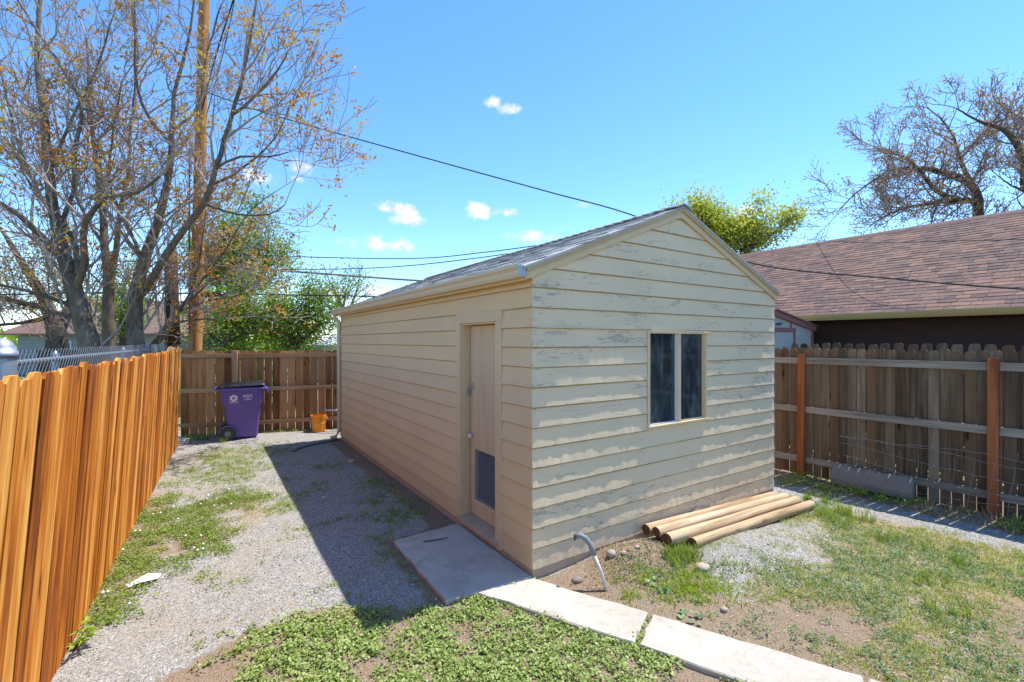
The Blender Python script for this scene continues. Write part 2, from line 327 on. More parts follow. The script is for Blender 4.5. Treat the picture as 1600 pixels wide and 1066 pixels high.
M['greenleaf'] = mat_leaf('green_leaf', [(0.0, (0.085, 0.155, 0.02)), (0.5, (0.21, 0.35, 0.04)), (1.0, (0.38, 0.50, 0.075))], 0.35)
M['yellowleaf'] = mat_leaf('yellow_green_leaf', [(0.0, (0.26, 0.30, 0.03)), (0.5, (0.48, 0.50, 0.05)), (1.0, (0.62, 0.62, 0.14))], 0.4)
M['rustleaf'] = mat_leaf('rust_leaf', [(0.0, (0.20, 0.10, 0.035)), (0.6, (0.38, 0.21, 0.075)), (1.0, (0.46, 0.33, 0.12))], 0.3)
M['pinkbud'] = mat_leaf('pink_bud', [(0.0, (0.28, 0.15, 0.13)), (0.6, (0.42, 0.23, 0.15)), (1.0, (0.46, 0.34, 0.12))], 0.3)
M['pebble'] = mat_leaf('pebbles', [(0.0, (0.12, 0.11, 0.10)), (0.5, (0.32, 0.30, 0.27)), (1.0, (0.62, 0.59, 0.54))], 0.0, 0.9)
M['flower'] = mat_plain('white_flower', (0.8, 0.8, 0.76), 0.7)

# ------------------------------------------------------------------ mesh helpers
WL = {}
def tag(o, label=None, cat=None, group=None, kind=None):
    if label: o['label'] = label
    if cat: o['category'] = cat
    if group: o['group'] = group
    if kind: o['kind'] = kind
    return o
def link(o, parent=None, loc=(0, 0, 0), rot=None):
    COL.objects.link(o)
    loc = Vector(loc)
    if parent is not None:
        o.parent = parent; o.location = loc - WL.get(parent.name, Vector((0, 0, 0)))
    else: o.location = loc
    WL[o.name] = loc
    if rot: o.rotation_euler = rot
    return o
def empty(name, loc=(0, 0, 0), rot=None, **k):
    o = bpy.data.objects.new(name, None); o.empty_display_size = 0.2
    link(o, None, loc, rot); tag(o, **k); return o
def add(name, me, parent=None, loc=(0, 0, 0), rot=None, **k):
    o = bpy.data.objects.new(name, me); link(o, parent, loc, rot); tag(o, **k); return o
class MB:
    def __init__(s): s.v = []; s.f = []
    def pts(s, P, F):
        n = len(s.v); s.v += [tuple(p) for p in P]; s.f += [tuple(i + n for i in f) for f in F]; return s
    def box(s, x0, x1, y0, y1, z0, z1):
        P = [(x, y, z) for z in (z0, z1) for y in (y0, y1) for x in (x0, x1)]
        return s.pts(P, [(0, 2, 3, 1), (4, 5, 7, 6), (0, 1, 5, 4), (2, 6, 7, 3), (0, 4, 6, 2), (1, 3, 7, 5)])
    def obox(s, c, a, b, d):
        c, a, b, d = map(Vector, (c, a, b, d))
        P = [c + i * a + j * b + k * d for k in (-1, 1) for j in (-1, 1) for i in (-1, 1)]
        return s.pts(P, [(0, 2, 3, 1), (4, 5, 7, 6), (0, 1, 5, 4), (2, 6, 7, 3), (0, 4, 6, 2), (1, 3, 7, 5)])
    def extrude(s, poly, vec):
        n = len(poly); v = Vector(vec); P = [Vector(p) for p in poly]; P += [p + v for p in P]
        return s.pts(P, [tuple(range(n))[::-1], tuple(range(n, 2 * n))] + [(i, (i + 1) % n, n + (i + 1) % n, n + i) for i in range(n)])
    def tube(s, pts, rad, n=8, cap=True):
        pts = [Vector(p) for p in pts]; m = len(pts)
        if not hasattr(rad, '__len__'): rad = [rad] * m
        P = []
        for i, p in enumerate(pts):
            t = (pts[min(i + 1, m - 1)] - pts[max(i - 1, 0)]).normalized()
            ref = Vector((0, 0, 1)) if abs(t.z) < 0.9 else Vector((1, 0, 0))
            u = t.cross(ref).normalized(); w = t.cross(u)
            P += [p + rad[i] * (math.cos(2 * math.pi * k / n) * u + math.sin(2 * math.pi * k / n) * w) for k in range(n)]
        F = [(i * n + k, i * n + (k + 1) % n, (i + 1) * n + (k + 1) % n, (i + 1) * n + k) for i in range(m - 1) for k in range(n)]
        if cap: F += [tuple(range(n))[::-1], tuple(range((m - 1) * n, m * n))]
        return s.pts(P, F)
    def loft(s, rings, cap=True):
        n = len(rings[0]); P = [p for r in rings for p in r]
        F = [(i * n + k, i * n + (k + 1) % n, (i + 1) * n + (k + 1) % n, (i + 1) * n + k) for i in range(len(rings) - 1) for k in range(n)]
        if cap: F += [tuple(range(n))[::-1], tuple(range((len(rings) - 1) * n, len(rings) * n))]
        return s.pts(P, F)
    def mesh(s, name, mat, smooth=False):
        me = bpy.data.meshes.new(name); me.from_pydata(s.v, [], s.f); me.update()
        if smooth: me.polygons.foreach_set('use_smooth', [True] * len(me.polygons))
        import bmesh
        bm = bmesh.new(); bm.from_mesh(me); bmesh.ops.recalc_face_normals(bm, faces=bm.faces); bm.to_mesh(me); bm.free()
        me.materials.append(M[mat]); return me
    def build(s, name, mat, parent=None, bevel=0.0, smooth=False, world=True, **k):
        """vertices are world coordinates; the object's origin is its parent's origin (or its own base)"""
        if parent is not None and world: org = WL[parent.name]
        elif world and s.v:
            a = np.array(s.v); org = Vector((a[:, 0].mean(), a[:, 1].mean(), a[:, 2].min()))
        else: org = Vector((0, 0, 0))
        if org.length > 0: s.v = [tuple(Vector(p) - org) for p in s.v]
        me = s.mesh(name, mat, smooth)
        o = add(name, me, parent, org if world else WL.get(parent.name, (0, 0, 0)) if parent else (0, 0, 0), **k)
        if bevel:
            b = o.modifiers.new('bevel', 'BEVEL'); b.width = bevel; b.segments = 2; b.limit_method = 'ANGLE'
        return o
def mesh_np(name, V, Fc, mat, tint=None, smooth=False):
    V = np.asarray(V, np.float32); Fc = np.asarray(Fc, np.int32); n, k = Fc.shape
    me = bpy.data.meshes.new(name)
    me.vertices.add(len(V)); me.vertices.foreach_set('co', V.ravel())
    me.loops.add(n * k); me.loops.foreach_set('vertex_index', Fc.ravel())
    me.polygons.add(n); me.polygons.foreach_set('loop_start', np.arange(n, dtype=np.int32) * k)
    try: me.polygons.foreach_set('loop_total', np.full(n, k, np.int32))
    except Exception: pass
    me.update(calc_edges=True)
    if not smooth: me.shade_flat()
    if smooth: me.polygons.foreach_set('use_smooth', np.ones(n, bool))
    if tint is not None:
        a = me.attributes.new('tint', 'FLOAT', 'POINT'); a.data.foreach_set('value', np.asarray(tint, np.float32))
    me.materials.append(M[mat]); return me
def hash2(ix, iy, seed):
    h = np.sin(ix * 127.1 + iy * 311.7 + seed * 74.7) * 43758.5453
    return h - np.floor(h)
def vnoise(x, y, seed=0.0):
    x = np.asarray(x, float); y = np.asarray(y, float)
    ix = np.floor(x); iy = np.floor(y); fx = x - ix; fy = y - iy
    fx = fx * fx * (3 - 2 * fx); fy = fy * fy * (3 - 2 * fy)
    return ((hash2(ix, iy, seed) * (1 - fx) + hash2(ix + 1, iy, seed) * fx) * (1 - fy) + (hash2(ix, iy + 1, seed) * (1 - fx) + hash2(ix + 1, iy + 1, seed) * fx) * fy)
def fbm(x, y, seed=0.0, o=4):
    s = 0; a = 0.5; t = 0
    for i in range(o):
        s = s + a * vnoise(x * 2 ** i, y * 2 ** i, seed + i * 3.1); t += a; a *= 0.5
    return s / t
def sstep(a, b, x):
    t = np.clip((np.asarray(x, float) - a) / (b - a), 0, 1); return t * t * (3 - 2 * t)
def blob(x, y, cx, cy, sx, sy): return np.exp(-((x - cx) / sx) ** 2 - ((y - cy) / sy) ** 2)

# ------------------------------------------------------------------ ground
SX0, SX1, SY0, SY1 = 2.227, 6.0, 3.052, 9.5          # shed footprint
def fence_x(y): return -0.75 + 0.042 * (y - 3.755)    # stained fence, foot line
def rfence_x(y): return 7.31 - 0.03 * (y - 2.3)       # grey fence
PATH = [[(1.50, 4.33), (2.205, 4.36), (2.21, 3.035), (1.47, 3.10)],
        [(1.72, 3.075), (2.20, 3.015), (2.60, 2.185), (2.27, 2.015)],
        [(2.28, 1.985), (2.61, 2.155), (3.13, 1.09), (2.74, 0.93)],
        [(2.75, 0.905), (3.14, 1.065), (3.62, 0.05), (3.22, -0.12)],
        [(3.235, -0.145), (3.635, 0.025), (4.1, -0.95), (3.7, -1.1)]]
def path_dist(x, y):
    """signed-ish: <0 inside any slab"""
    best = np.full(np.shape(x), 9.0)
    for q in PATH:
        d = np.full(np.shape(x), -9.0)
        c = np.mean(q, axis=0)
        for (ax, ay), (bx, by) in zip(q, q[1:] + q[:1]):
            nx, ny = by - ay, -(bx - ax); l = math.hypot(nx, ny); nx /= l; ny /= l
            if (c[0] - ax) * nx + (c[1] - ay) * ny > 0: nx, ny = -nx, -ny
            d = np.maximum(d, (x - ax) * nx + (y - ay) * ny)
        best = np.minimum(best, d)
    return best
def hgt(x, y):
    x = np.asarray(x, float); y = np.asarray(y, float)
    h = 0.022 * (fbm(x * 1.3, y * 1.3, 5) - 0.5) + 0.012 * (fbm(x * 7, y * 7, 9) - 0.5)
    h = h + 0.13 * blob(x, y, 3.15, 2.86, 0.42, 0.24) * (0.7 + 0.6 * fbm(x * 5, y * 5, 2))
    h = h + 0.085 * blob(x, y, 4.15, 2.35, 0.6, 0.28)
    h = h - 0.035 * sstep(4.2, 6.0, x) * sstep(1.2, 2.6, y)
    h = h - 0.05 * blob(x, y, 2.72, 2.90, 0.13, 0.09)
    pd = path_dist(x, y)
    h = np.where(pd < 0.12, h * np.clip(pd / 0.12, 0, 1), h)
    h = np.where(pd < 0.0, -0.03 * sstep(0.0, -0.09, pd), h)
    return h
def dens_front(x, y):     # low round-leaved weeds before the stoop
    left = sstep(-0.62, -0.15, x + 0.55 * (3.3 - y) * 0.5)
    edge = 3.42 + 0.16 * np.sin(x * 3.1) - 0.28 * np.clip(x - 0.7, 0, 1)
    m = left * sstep(0.16, -0.10, y - edge) * sstep(2.75, 2.45, x + (y - 2.0) * 0.42)
    return m
def dens_left(x, y):      # clover strip along the stained fence
    dx = x - fence_x(y)
    strip = sstep(0.40, 0.14, dx) * sstep(3.95, 4.25, y) * sstep(8.2, 7.2, y)
    return np.clip(strip + 1.15 * blob(x, y, -0.12, 5.55, 0.48, 0.75) + 0.9 * blob(x, y, 0.1, 6.6, 0.5, 0.45) + 0.5 * blob(x, y, 0.7, 6.5, 0.3, 0.12), 0, 1.2)
def dens_right(x, y):     # thin grass right of the path
    m = sstep(2.9, 3.35, x + (y - 1.2) * 0.25) * sstep(0.05, 0.5, rfence_x(y) - x - 0.85) * sstep(3.0, 2.6, y)
    bare = 0.9 * blob(x, y, 4.3, 2.35, 0.75, 0.30) + 0.55 * blob(x, y, 5.3, 2.3, 0.5, 0.3) + 0.85 * blob(x, y, 3.05, 2.0, 0.4, 0.5) + 0.7 * blob(x, y, 3.5, 1.45, 0.35, 0.25) + 0.8 * blob(x, y, 4.55, 0.62, 0.45, 0.25)
    return np.clip(m * (1 - bare), 0, 1)
def dirtmask(x, y):
    d = dens_front(x, y) * 0.95 + 0.9 * blob(x, y, 2.5, 2.85, 0.3, 0.16) + 0.95 * blob(x, y, 3.05, 2.75, 0.55, 0.38) + 0.8 * blob(x, y, 3.0, 2.05, 0.35, 0.5) + 0.85 * blob(x, y, 3.5, 1.4, 0.45, 0.35)
    d = d + 0.45 * dens_right(x, y) + 0.55 * dens_left(x, y) + 0.9 * blob(x, y, 4.6, 0.5, 0.6, 0.4)
    d = d + 0.8 * sstep(0.32, 0.05, np.abs(SX0 - x - 0.1)) * (y > 3.0) * (y < 9.6) + 0.75 * sstep(0.9, 0.3, rfence_x(y) - x) + 0.75 * sstep(0.2, 0.02, np.abs(path_dist(x, y)))
    return np.clip(d, 0, 1)
def strawmask(x, y):
    s = 0.55 * blob(x, y, 0.2, 9.3, 0.9, 1.3) + 0.5 * blob(x, y, 0.5, 6.0, 0.35, 0.9) + 0.55 * dens_right(x, y) * sstep(4.4, 5.8, x) + 0.35 * dens_left(x, y) + 0.5 * blob(x, y, 0.45, 3.75, 0.4, 0.15) + 0.5 * dens_right(x, y) + 0.3 * blob(x, y, 1.6, 7.5, 0.4, 1.5)
    return np.clip(s, 0, 1)

def build_ground():
    xs = np.arange(-1.3, 8.3, 0.04); ys = np.arange(-2.4, 12.4, 0.04)
    X, Y = np.meshgrid(xs, ys); Z = hgt(X, Y)
    V = np.stack([X, Y, Z], -1).reshape(-1, 3); w = len(xs); h = len(ys)
    i = (np.arange(h - 1)[:, None] * w + np.arange(w - 1)[None]).ravel()
    me = mesh_np('ground', V, np.stack([i, i + 1, i + 1 + w, i + w], 1), 'ground', smooth=True)
    ca = me.color_attributes.new('cover', 'FLOAT_COLOR', 'POINT')
    c = np.zeros((len(V), 4), np.float32); c[:, 0] = dirtmask(V[:, 0], V[:, 1]); c[:, 1] = strawmask(V[:, 0], V[:, 1]); c[:, 3] = 1
    ca.data.foreach_set('color', c.ravel())
    add('ground', me, kind='structure')
    mb = MB(); s = 1200
    # the land beyond the yard, a ring of sheets reaching the horizon
    mb.pts([(-s, -s, -0.07), (s, -s, -0.07), (s, s, -0.07), (-s, s, -0.07)], [(0, 1, 2, 3)])
    mb.build('terrain', 'land', kind='structure')
build_ground()
def build_path():
    p = empty('path', (2.2, 2.6, 0), kind='structure')
    for q in PATH:
        mb = MB(); c = Vector((*np.mean(q, axis=0), 0)); ring = []
        for (a, b) in zip(q, q[1:] + q[:1]):           # slightly wavering, worn edges
            a = Vector((*a, 0)); b = Vector((*b, 0)); n = max(3, int((b - a).length / 0.09))
            for k in range(n):
                t = a.lerp(b, k / n); j = 0.007 if k else 0.0
                ring.append(t + Vector((random.uniform(-j, j), random.uniform(-j, j), 0)))
        top = [v + (c - v).normalized() * 0.010 + Vector((0, 0, 0.034)) for v in ring]
        mid = [v + Vector((0, 0, 0.026)) for v in ring]; bot = [v + Vector((0, 0, -0.08)) for v in ring]
        mb.loft([bot, mid, top]); mb.build('slab', 'concrete', p)
build_path()

# ------------------------------------------------------------------ shed
RX, RZ = 4.11, 3.35
SL = (RZ - 2.545) / (RX - 2.10)
def roof_z(x): return RZ - abs(x - RX) * SL
COURSE, Z0 = 0.165, 0.085
def build_shed():
    shed = empty('shed', (4.1, 6.3, 0), label='cream clapboard shed with peeling gable, low door and grey shingle roof', cat='shed')
    # ---- wall cores with openings
    def wall(mb):
        mb.build('wall', 'dark', shed)
    t = 0.10
    mb = MB(); wx0, wx1, wz0, wz1 = 3.605, 4.575, 1.075, 2.06
    mb.box(SX0 + .001, wx0, SY0, SY0 + t, -0.1, 2.46); mb.box(wx1, SX1 - .001, SY0, SY0 + t, -0.1, 2.46)
    mb.box(wx0, wx1, SY0, SY0 + t, -0.1, wz0); mb.box(wx0, wx1, SY0, SY0 + t, wz1, 2.46)
    mb.extrude([(SX0 + .001, SY0, 2.461), (SX1 - .001, SY0, 2.461), (SX1 - .001, SY0, roof_z(SX1) - .03), (RX, SY0, RZ - .03), (SX0 + .001, SY0, roof_z(SX0) - .03)], (0, t, 0))
    wall(mb)
    mb = MB(); dy0, dy1, dz1 = 3.61, 4.31, 2.13
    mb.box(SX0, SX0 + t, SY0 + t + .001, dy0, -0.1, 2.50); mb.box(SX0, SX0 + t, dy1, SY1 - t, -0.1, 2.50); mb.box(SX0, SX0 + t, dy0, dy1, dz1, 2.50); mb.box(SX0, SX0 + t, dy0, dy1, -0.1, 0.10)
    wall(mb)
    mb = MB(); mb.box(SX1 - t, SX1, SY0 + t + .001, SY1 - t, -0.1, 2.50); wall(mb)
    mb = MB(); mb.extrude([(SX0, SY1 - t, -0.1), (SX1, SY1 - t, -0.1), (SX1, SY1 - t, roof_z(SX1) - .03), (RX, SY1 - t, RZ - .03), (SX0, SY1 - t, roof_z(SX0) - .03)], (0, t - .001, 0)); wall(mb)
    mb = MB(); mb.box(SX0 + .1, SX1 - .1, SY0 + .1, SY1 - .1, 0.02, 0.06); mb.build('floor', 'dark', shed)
    # ---- foundation skirt
    mb = MB(); e = 0.004
    mb.box(SX0 - e, SX1 + e, SY0 - e, SY0 - .001, -0.12, Z0 + 0.01); mb.box(SX0 - e, SX0 - .001, SY0 - .0005, SY1, -0.12, Z0 + 0.01); mb.box(SX1 + .001, SX1 + e, SY0 - .0005, SY1, -0.12, Z0 + 0.01)
    mb.build('foundation', 'found', shed)
    # ---- lap siding, one object per board
    def board(axis, base, sgn, u0, u1, k, top_fn, mat, warp):
        z0 = Z0 + COURSE * k; n = max(2, int((u1 - u0) / (0.032 if axis == 'y' else 0.12))); mb = MB(); P = []; F = []
        for i in range(n + 1):
            u = u0 + (u1 - u0) * i / n
            zt = min(z0 + COURSE + 0.018, top_fn(u)); zt = max(zt, z0 + 0.004)
            w = float(fbm(u * 1.7 + k * 7.3, k * 3.7, 21, 3)) - 0.5
            rag = float(fbm(u * 14.0 + k * 3.3, k * 1.7, 31, 3)) - 0.5
            up_ = 1.0 if (axis == 'y' and k >= 9) else 0.0
            ob = (0.0180 if up_ else (0.017 if axis == 'y' else 0.0205)) + warp * 0.0035 * max(-0.8, w * 2) + warp * (0.005 * rag + 0.0045 * (float(fbm(u * 38.0, k * 2.9, 57, 2)) - 0.5)); ot = 0.0065 if up_ else 0.0025
            om = ot + (ob - ot) * 0.5 + warp * 0.0018 * (float(fbm(u * 3.3 + 50, k * 5.1, 4, 3)) - 0.5) * 2
            dz = warp * 0.007 * (float(fbm(u * 0.8, k * 9.1, 8, 2)) - 0.5) + (0.004 * (random.random() ** 6) * warp)
            fr = (zt - z0) / (COURSE + 0.018)
            prof = [(0.0005, z0 + dz), (ob, z0 + dz), (om + (ob - om) * (1 - fr) * .9, z0 + (zt - z0) * .45), (ot + (ob - ot) * (1 - fr), zt), (0.0005, zt)]
            for (o, z) in prof:
                P.append((base + sgn * o, u, z) if axis == 'x' else (u, base + sgn * o, z))
        m = 5
        for i in range(n):
            for j in range(m): F.append((i * m + j, i * m + (j + 1) % m, (i + 1) * m + (j + 1) % m, (i + 1) * m + j))
        F += [tuple(range(m)), tuple(range(n * m, n * m + m))[::-1]]
        mb.pts(P, F); bd = mb.build('siding_board', mat, shed)
        if k > 0:                                    # added tan strip, draws the shadow line under the board's butt edge
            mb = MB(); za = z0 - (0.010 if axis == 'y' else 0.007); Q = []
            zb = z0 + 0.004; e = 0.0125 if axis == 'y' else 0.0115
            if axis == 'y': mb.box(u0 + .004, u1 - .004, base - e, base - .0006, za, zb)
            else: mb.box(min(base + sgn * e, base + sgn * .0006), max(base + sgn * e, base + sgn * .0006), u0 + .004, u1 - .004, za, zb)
            mb.build('lap_shade_strip', 'strip', bd)
    inf = lambda u: 99.0
    for k in range(0, 20):
        z0 = Z0 + COURSE * k
        lim = lambda u: roof_z(u) - 0.045
        half = (RZ - 0.05 - z0) / SL
        if half < 0.1: break
        a, b = max(SX0 - 0.014, RX - half), min(SX1 + 0.006, RX + half)
        wp = 1.25 if k < 7 else 0.75
        if 6 <= k <= 11:
            board('y', SY0, -1, a, wx0, k, lim, 'sid_gable', wp); board('y', SY0, -1, wx1, b, k, lim, 'sid_gable', wp)
        else: board('y', SY0, -1, a, b, k, lim, 'sid_gable', wp)
    cy0, cy1 = 3.505, 4.395
    for k in range(0, 15):
        f = lambda u: 2.50
        if k <= 12:
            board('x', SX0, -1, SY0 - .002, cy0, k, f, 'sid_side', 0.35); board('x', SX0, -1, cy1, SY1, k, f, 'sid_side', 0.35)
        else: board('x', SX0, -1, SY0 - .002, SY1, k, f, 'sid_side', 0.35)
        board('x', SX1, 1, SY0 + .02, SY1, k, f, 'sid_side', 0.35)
    # ---- door: casing, jambs, slab with vent, hardware
    mb = MB(); x0 = SX0 - 0.024
    mb.box(x0, SX0 - .001, dy1, cy1, 0.10, dz1 + .0); mb.box(x0, SX0 - .001, cy0, dy0, 0.06, dz1); mb.box(x0 - .003, SX0 - .001, cy0 - .012, cy1 + .008, dz1, dz1 + .105)
    cas = mb.build('door_casing', 'trim', shed, bevel=0.003)
    mb = MB(); mb.box(SX0 - .006, SX0 + .115, dy1 - .016, dy1 - .001, 0.13, dz1 - .001); mb.box(SX0 - .006, SX0 + .115, dy0 + .001, dy0 + .016, 0.13, dz1 - .001); mb.box(SX0 - .006, SX0 + .115, dy0 + .017, dy1 - .017, dz1 - .016, dz1 - .001)
    mb.build('jamb', 'trim', cas, bevel=0.002)
    mb = MB(); mb.extrude([(SX0 - .045, 3.56, 0.085), (SX0 + .115, 3.56, 0.085), (SX0 + .115, 3.56, 0.145), (SX0 - .045, 3.56, 0.125)], (0, .80, 0)); mb.build('door_sill', 'found', shed, bevel=0.004)
    xd = SX0 + 0.088
    vy0, vy1, vz0, vz1 = 3.70, 4.185, 0.32, 0.84
    mb = MB(); mb.box(xd, xd + .036, dy0 + .018, vy0, .15, dz1 - .024); mb.box(xd, xd + .036, vy1, dy1 - .030, .15, dz1 - .024)
    mb.box(xd, xd + .036, vy0, vy1, .15, vz0); mb.box(xd, xd + .036, vy0, vy1, vz1, dz1 - .024)
    door = mb.build('door', 'door', shed)
    mb = MB(); y = vy0 - .55                                   # diamond mesh over the lower opening
    step = 0.036; hgt_ = vz1 - vz0
    for fam in (1, -1):
        u = vy0 - hgt_ if fam > 0 else vy0
        while u < (vy1 if fam > 0 else vy1 + hgt_):
            ts = sorted([0, hgt_] + [tt for tt in ((vy0 - u) * fam, (vy1 - u) * fam)])
            ys_ = [(u + fam * tt, tt) for tt in ts if -1e-6 <= tt <= hgt_ + 1e-6 and vy0 - 1e-6 <= u + fam * tt <= vy1 + 1e-6]
            if len(ys_) >= 2 and ys_[-1][1] - ys_[0][1] > .01:
                mb.tube([(xd + .004 + .003 * fam, ys_[0][0], vz0 + ys_[0][1]), (xd + .004 + .003 * fam, ys_[-1][0], vz0 + ys_[-1][1])], 0.0026, 4, False)
            u += step
    mb.build('vent_mesh', 'wiresteel', door)
    mb = MB(); b = .018
    mb.box(xd - .008, xd - .0005, vy0 - b, vy1 + b, vz1, vz1 + b); mb.box(xd - .008, xd - .0005, vy0 - b, vy1 + b, vz0 - b, vz0); mb.box(xd - .008, xd - .0005, vy1, vy1 + b, vz0, vz1); mb.box(xd - .008, xd - .0005, vy0 - b, vy0, vz0, vz1)
    mb.build('vent_frame', 'door', door)
    mb = MB(); mb.box(xd - .010, xd - .0005, 4.20, 4.285, 1.455, 1.49); mb.box(xd - .006, xd - .0005, 4.22, 4.245, 1.43, 1.52); hp = mb.build('hasp', 'brass', door)
    mb = MB(); mb.box(xd - .04, xd - .012, 4.262, 4.29, 1.385, 1.432); mb.tube([(xd - .025, 4.267, 1.43), (xd - .025, 4.267, 1.455), (xd - .025, 4.276, 1.466), (xd - .025, 4.285, 1.455), (xd - .025, 4.285, 1.43)], .003, 6)
    mb.build('padlock', 'steel', hp)
    mb = MB(); c = Vector((xd - .001, 4.235, 0.965)); mb.tube([c, c + Vector((-.02, 0, 0)), c + Vector((-.025, 0, 0)), c + Vector((-.045, 0, 0)), c + Vector((-.052, 0, 0))], [.012, .012, .022, .024, .012], 12); mb.build('knob', 'pvc', door, smooth=True)
    # ---- window
    mb = MB(); y0, y1 = SY0 - 0.024, SY0 - .001; fr = .034
    mb.box(wx0 + .0, wx1, y0, SY0 + .06, wz1 - fr, wz1); mb.box(wx0, wx1, y0, SY0 + .06, wz0, wz0 + fr)
    mb.box(wx0, wx0 + fr, y0, SY0 + .06, wz0 + fr, wz1 - fr); mb.box(wx1 - fr, wx1, y0, SY0 + .06, wz0 + fr, wz1 - fr); mb.box(4.078, 4.125, y0 + .004, SY0 + .06, wz0 + fr, wz1 - fr)
    win = mb.build('window', 'trim', shed, bevel=0.003)
    for (a, b) in ((wx0 + fr, 4.078), (4.125, wx1 - fr)):
        mb = MB(); mb.box(a, b, SY0 + .018, SY0 + .022, wz0 + fr, wz1 - fr); mb.build('pane', 'glass', win)
        mb = MB(); s = .014; i = SY0 + .004
        mb.box(a, b, i - .012, i + .012, wz0 + fr + .0005, wz0 + fr + s); mb.box(a, a + s, i - .012, i + .012, wz0 + fr + s, wz1 - fr); mb.box(b - s, b, i - .012, i + .012, wz0 + fr + s, wz1 - fr)
        mb.build('sash', 'pvc' if a < 4 else 'trim', win)
    mb = MB(); mb.box(wx0 - .0, wx1 + .055, SY0 - .036, SY0 - .0245, wz0 + .012, wz0 + .034); mb.build('sill', 'trim', win, bevel=.003)
    mb = MB(); mb.box(wx1 - .08, wx1 + .045, SY0 - .036, SY0 - .0245, wz1 - .03, wz1 - .014); mb.build('drip_cap', 'trim', win, bevel=.003)
    mb = MB(); mb.box(SX0 + .02, wx0 - .01, SY0 - .024, SY0 - .012, 2.06, 2.075); mb.build('siding_patch', 'gutter', shed)
    # ---- eaves: rake boards, fascia, roof deck
    for s in (-1, 1):
        xe = 2.13 if s < 0 else SX1 + .045
        d = Vector((RX - xe, 0, RZ - roof_z(xe))); up = Vector((0, 0, 1))
        for (nm, yy, th, top, bot, m_) in (('rake_board', SY0 - .036, .018, -.012, -.115, 'trim'), ('rake_trim', SY0 - .056, .019, -.008, -.055, 'rake')):
            p = Vector((xe, yy, roof_z(xe))); q = Vector((RX - s * -.0005, yy, RZ))
            MB().extrude([p + up * bot, q + up * bot, q + up * top, p + up * top], (0, th, 0)).build(nm, m_, shed)
    roofE = empty  # (deck below)
    mb = MB(); t = .022
    xl, xr, yr0, yr1 = 2.10, SX1 + .06, SY0 - .062, SY1 + .05
    mb.extrude([(xl, yr0, roof_z(xl) - t), (RX, yr0, RZ - t), (xr, yr0, roof_z(xr) - t), (xr, yr0, roof_z(xr)), (RX, yr0, RZ), (xl, yr0, roof_z(xl))], (0, yr1 - yr0, 0))
    roof = mb.build('roof', 'shingle', shed)
    mb = MB(); mb.box(2.125, 2.15, SY0 - .015, SY1 + .02, 2.44, 2.555); mb.build('fascia', 'trim', shed)
    mb = MB(); mb.box(2.151, SX0 - .001, SY0 - .012, SY1 + .02, 2.462, 2.475); mb.build('soffit', 'trim', shed)
    mb = MB(); prof = [(2.124, 2.548), (2.119, 2.548), (2.119, 2.462), (2.07, 2.462), (2.055, 2.485), (2.052, 2.512), (2.028, 2.535), (2.028, 2.556), (2.035, 2.556), (2.035, 2.538), (2.059, 2.515), (2.062, 2.487), (2.073, 2.467), (2.124, 2.467)]
    mb.extrude([(x, SY0 - .05, z) for x, z in prof], (0, SY1 - SY0 + .09, 0)); g = mb.build('gutter', 'gutter', shed)
    mb = MB(); mb.extrude([(x, SY0 - .052, z) for x, z in ((2.124, 2.548), (2.124, 2.462), (2.07, 2.462), (2.055, 2.485), (2.052, 2.512), (2.028, 2.535), (2.028, 2.556))], (0, .0018, 0)); mb.build('end_cap', 'steel', g)
    mb = MB(); mb.tube([(2.10, SY1 - .02, 2.47), (2.10, SY1 - .02, 2.40), (2.175, SY1 - .02, 2.33), (2.18, SY1 - .02, .16), (2.12, SY1 - .02, .07), (2.02, SY1 - .02, .05)], .037, 8); mb.build('downspout', 'gutter', shed)
    # ---- shingles on the visible slope: nearest 300 as pieces, the rest joined
    shingles(roof, xl, roof_z(xl), RX, RZ, yr0 - .006, yr1, 1, 'shingle', 0.013, (0, 0, CAM_H))
    mb = MB()
    yy = yr0 - .006
    while yy < yr1 - .1:
        mb.obox((RX - .06, yy + .075, RZ - .002), (.065, 0, .065 * SL * .9), (0, .085, .006), (-.002, 0, .006)); mb.obox((RX + .062, yy + .075, RZ - .001), (.065, 0, -.065 * SL * .9), (0, .085, .006), (.002, 0, .006)); yy += .145
    mb.build('ridge_cap', 'shingle', roof, kind='stuff')
    # ---- what shows behind the panes
    for x, y in ((3.765, .075), (3.945, .075), (4.325, .085)):
        mb = MB(); mb.box(x - .014, x + .014, SY0 + y, SY0 + y + .03, .9, 2.3); mb.build('inner_stud', 'rod', shed)
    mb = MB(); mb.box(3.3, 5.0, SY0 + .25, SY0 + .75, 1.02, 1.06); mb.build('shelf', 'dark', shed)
    return shed
def tab_mesh(name, w, l, th, mat):
    """shingle tab in local frame: x along the eave, y up the slope, z normal"""
    mb = MB(); mb.pts([(-w / 2, 0, 0), (w / 2, 0, 0), (w / 2, l, -.004), (-w / 2, l, -.004), (-w / 2 + .003, .002, th), (w / 2 - .003, .002, th), (w / 2 - .003, l, 0.0005), (-w / 2 + .003, l, .0005)],
        [(0, 1, 5, 4), (4, 5, 6, 7), (1, 2, 6, 5), (3, 0, 4, 7), (2, 3, 7, 6), (0, 3, 2, 1)])
    return mb.mesh(name, mat)
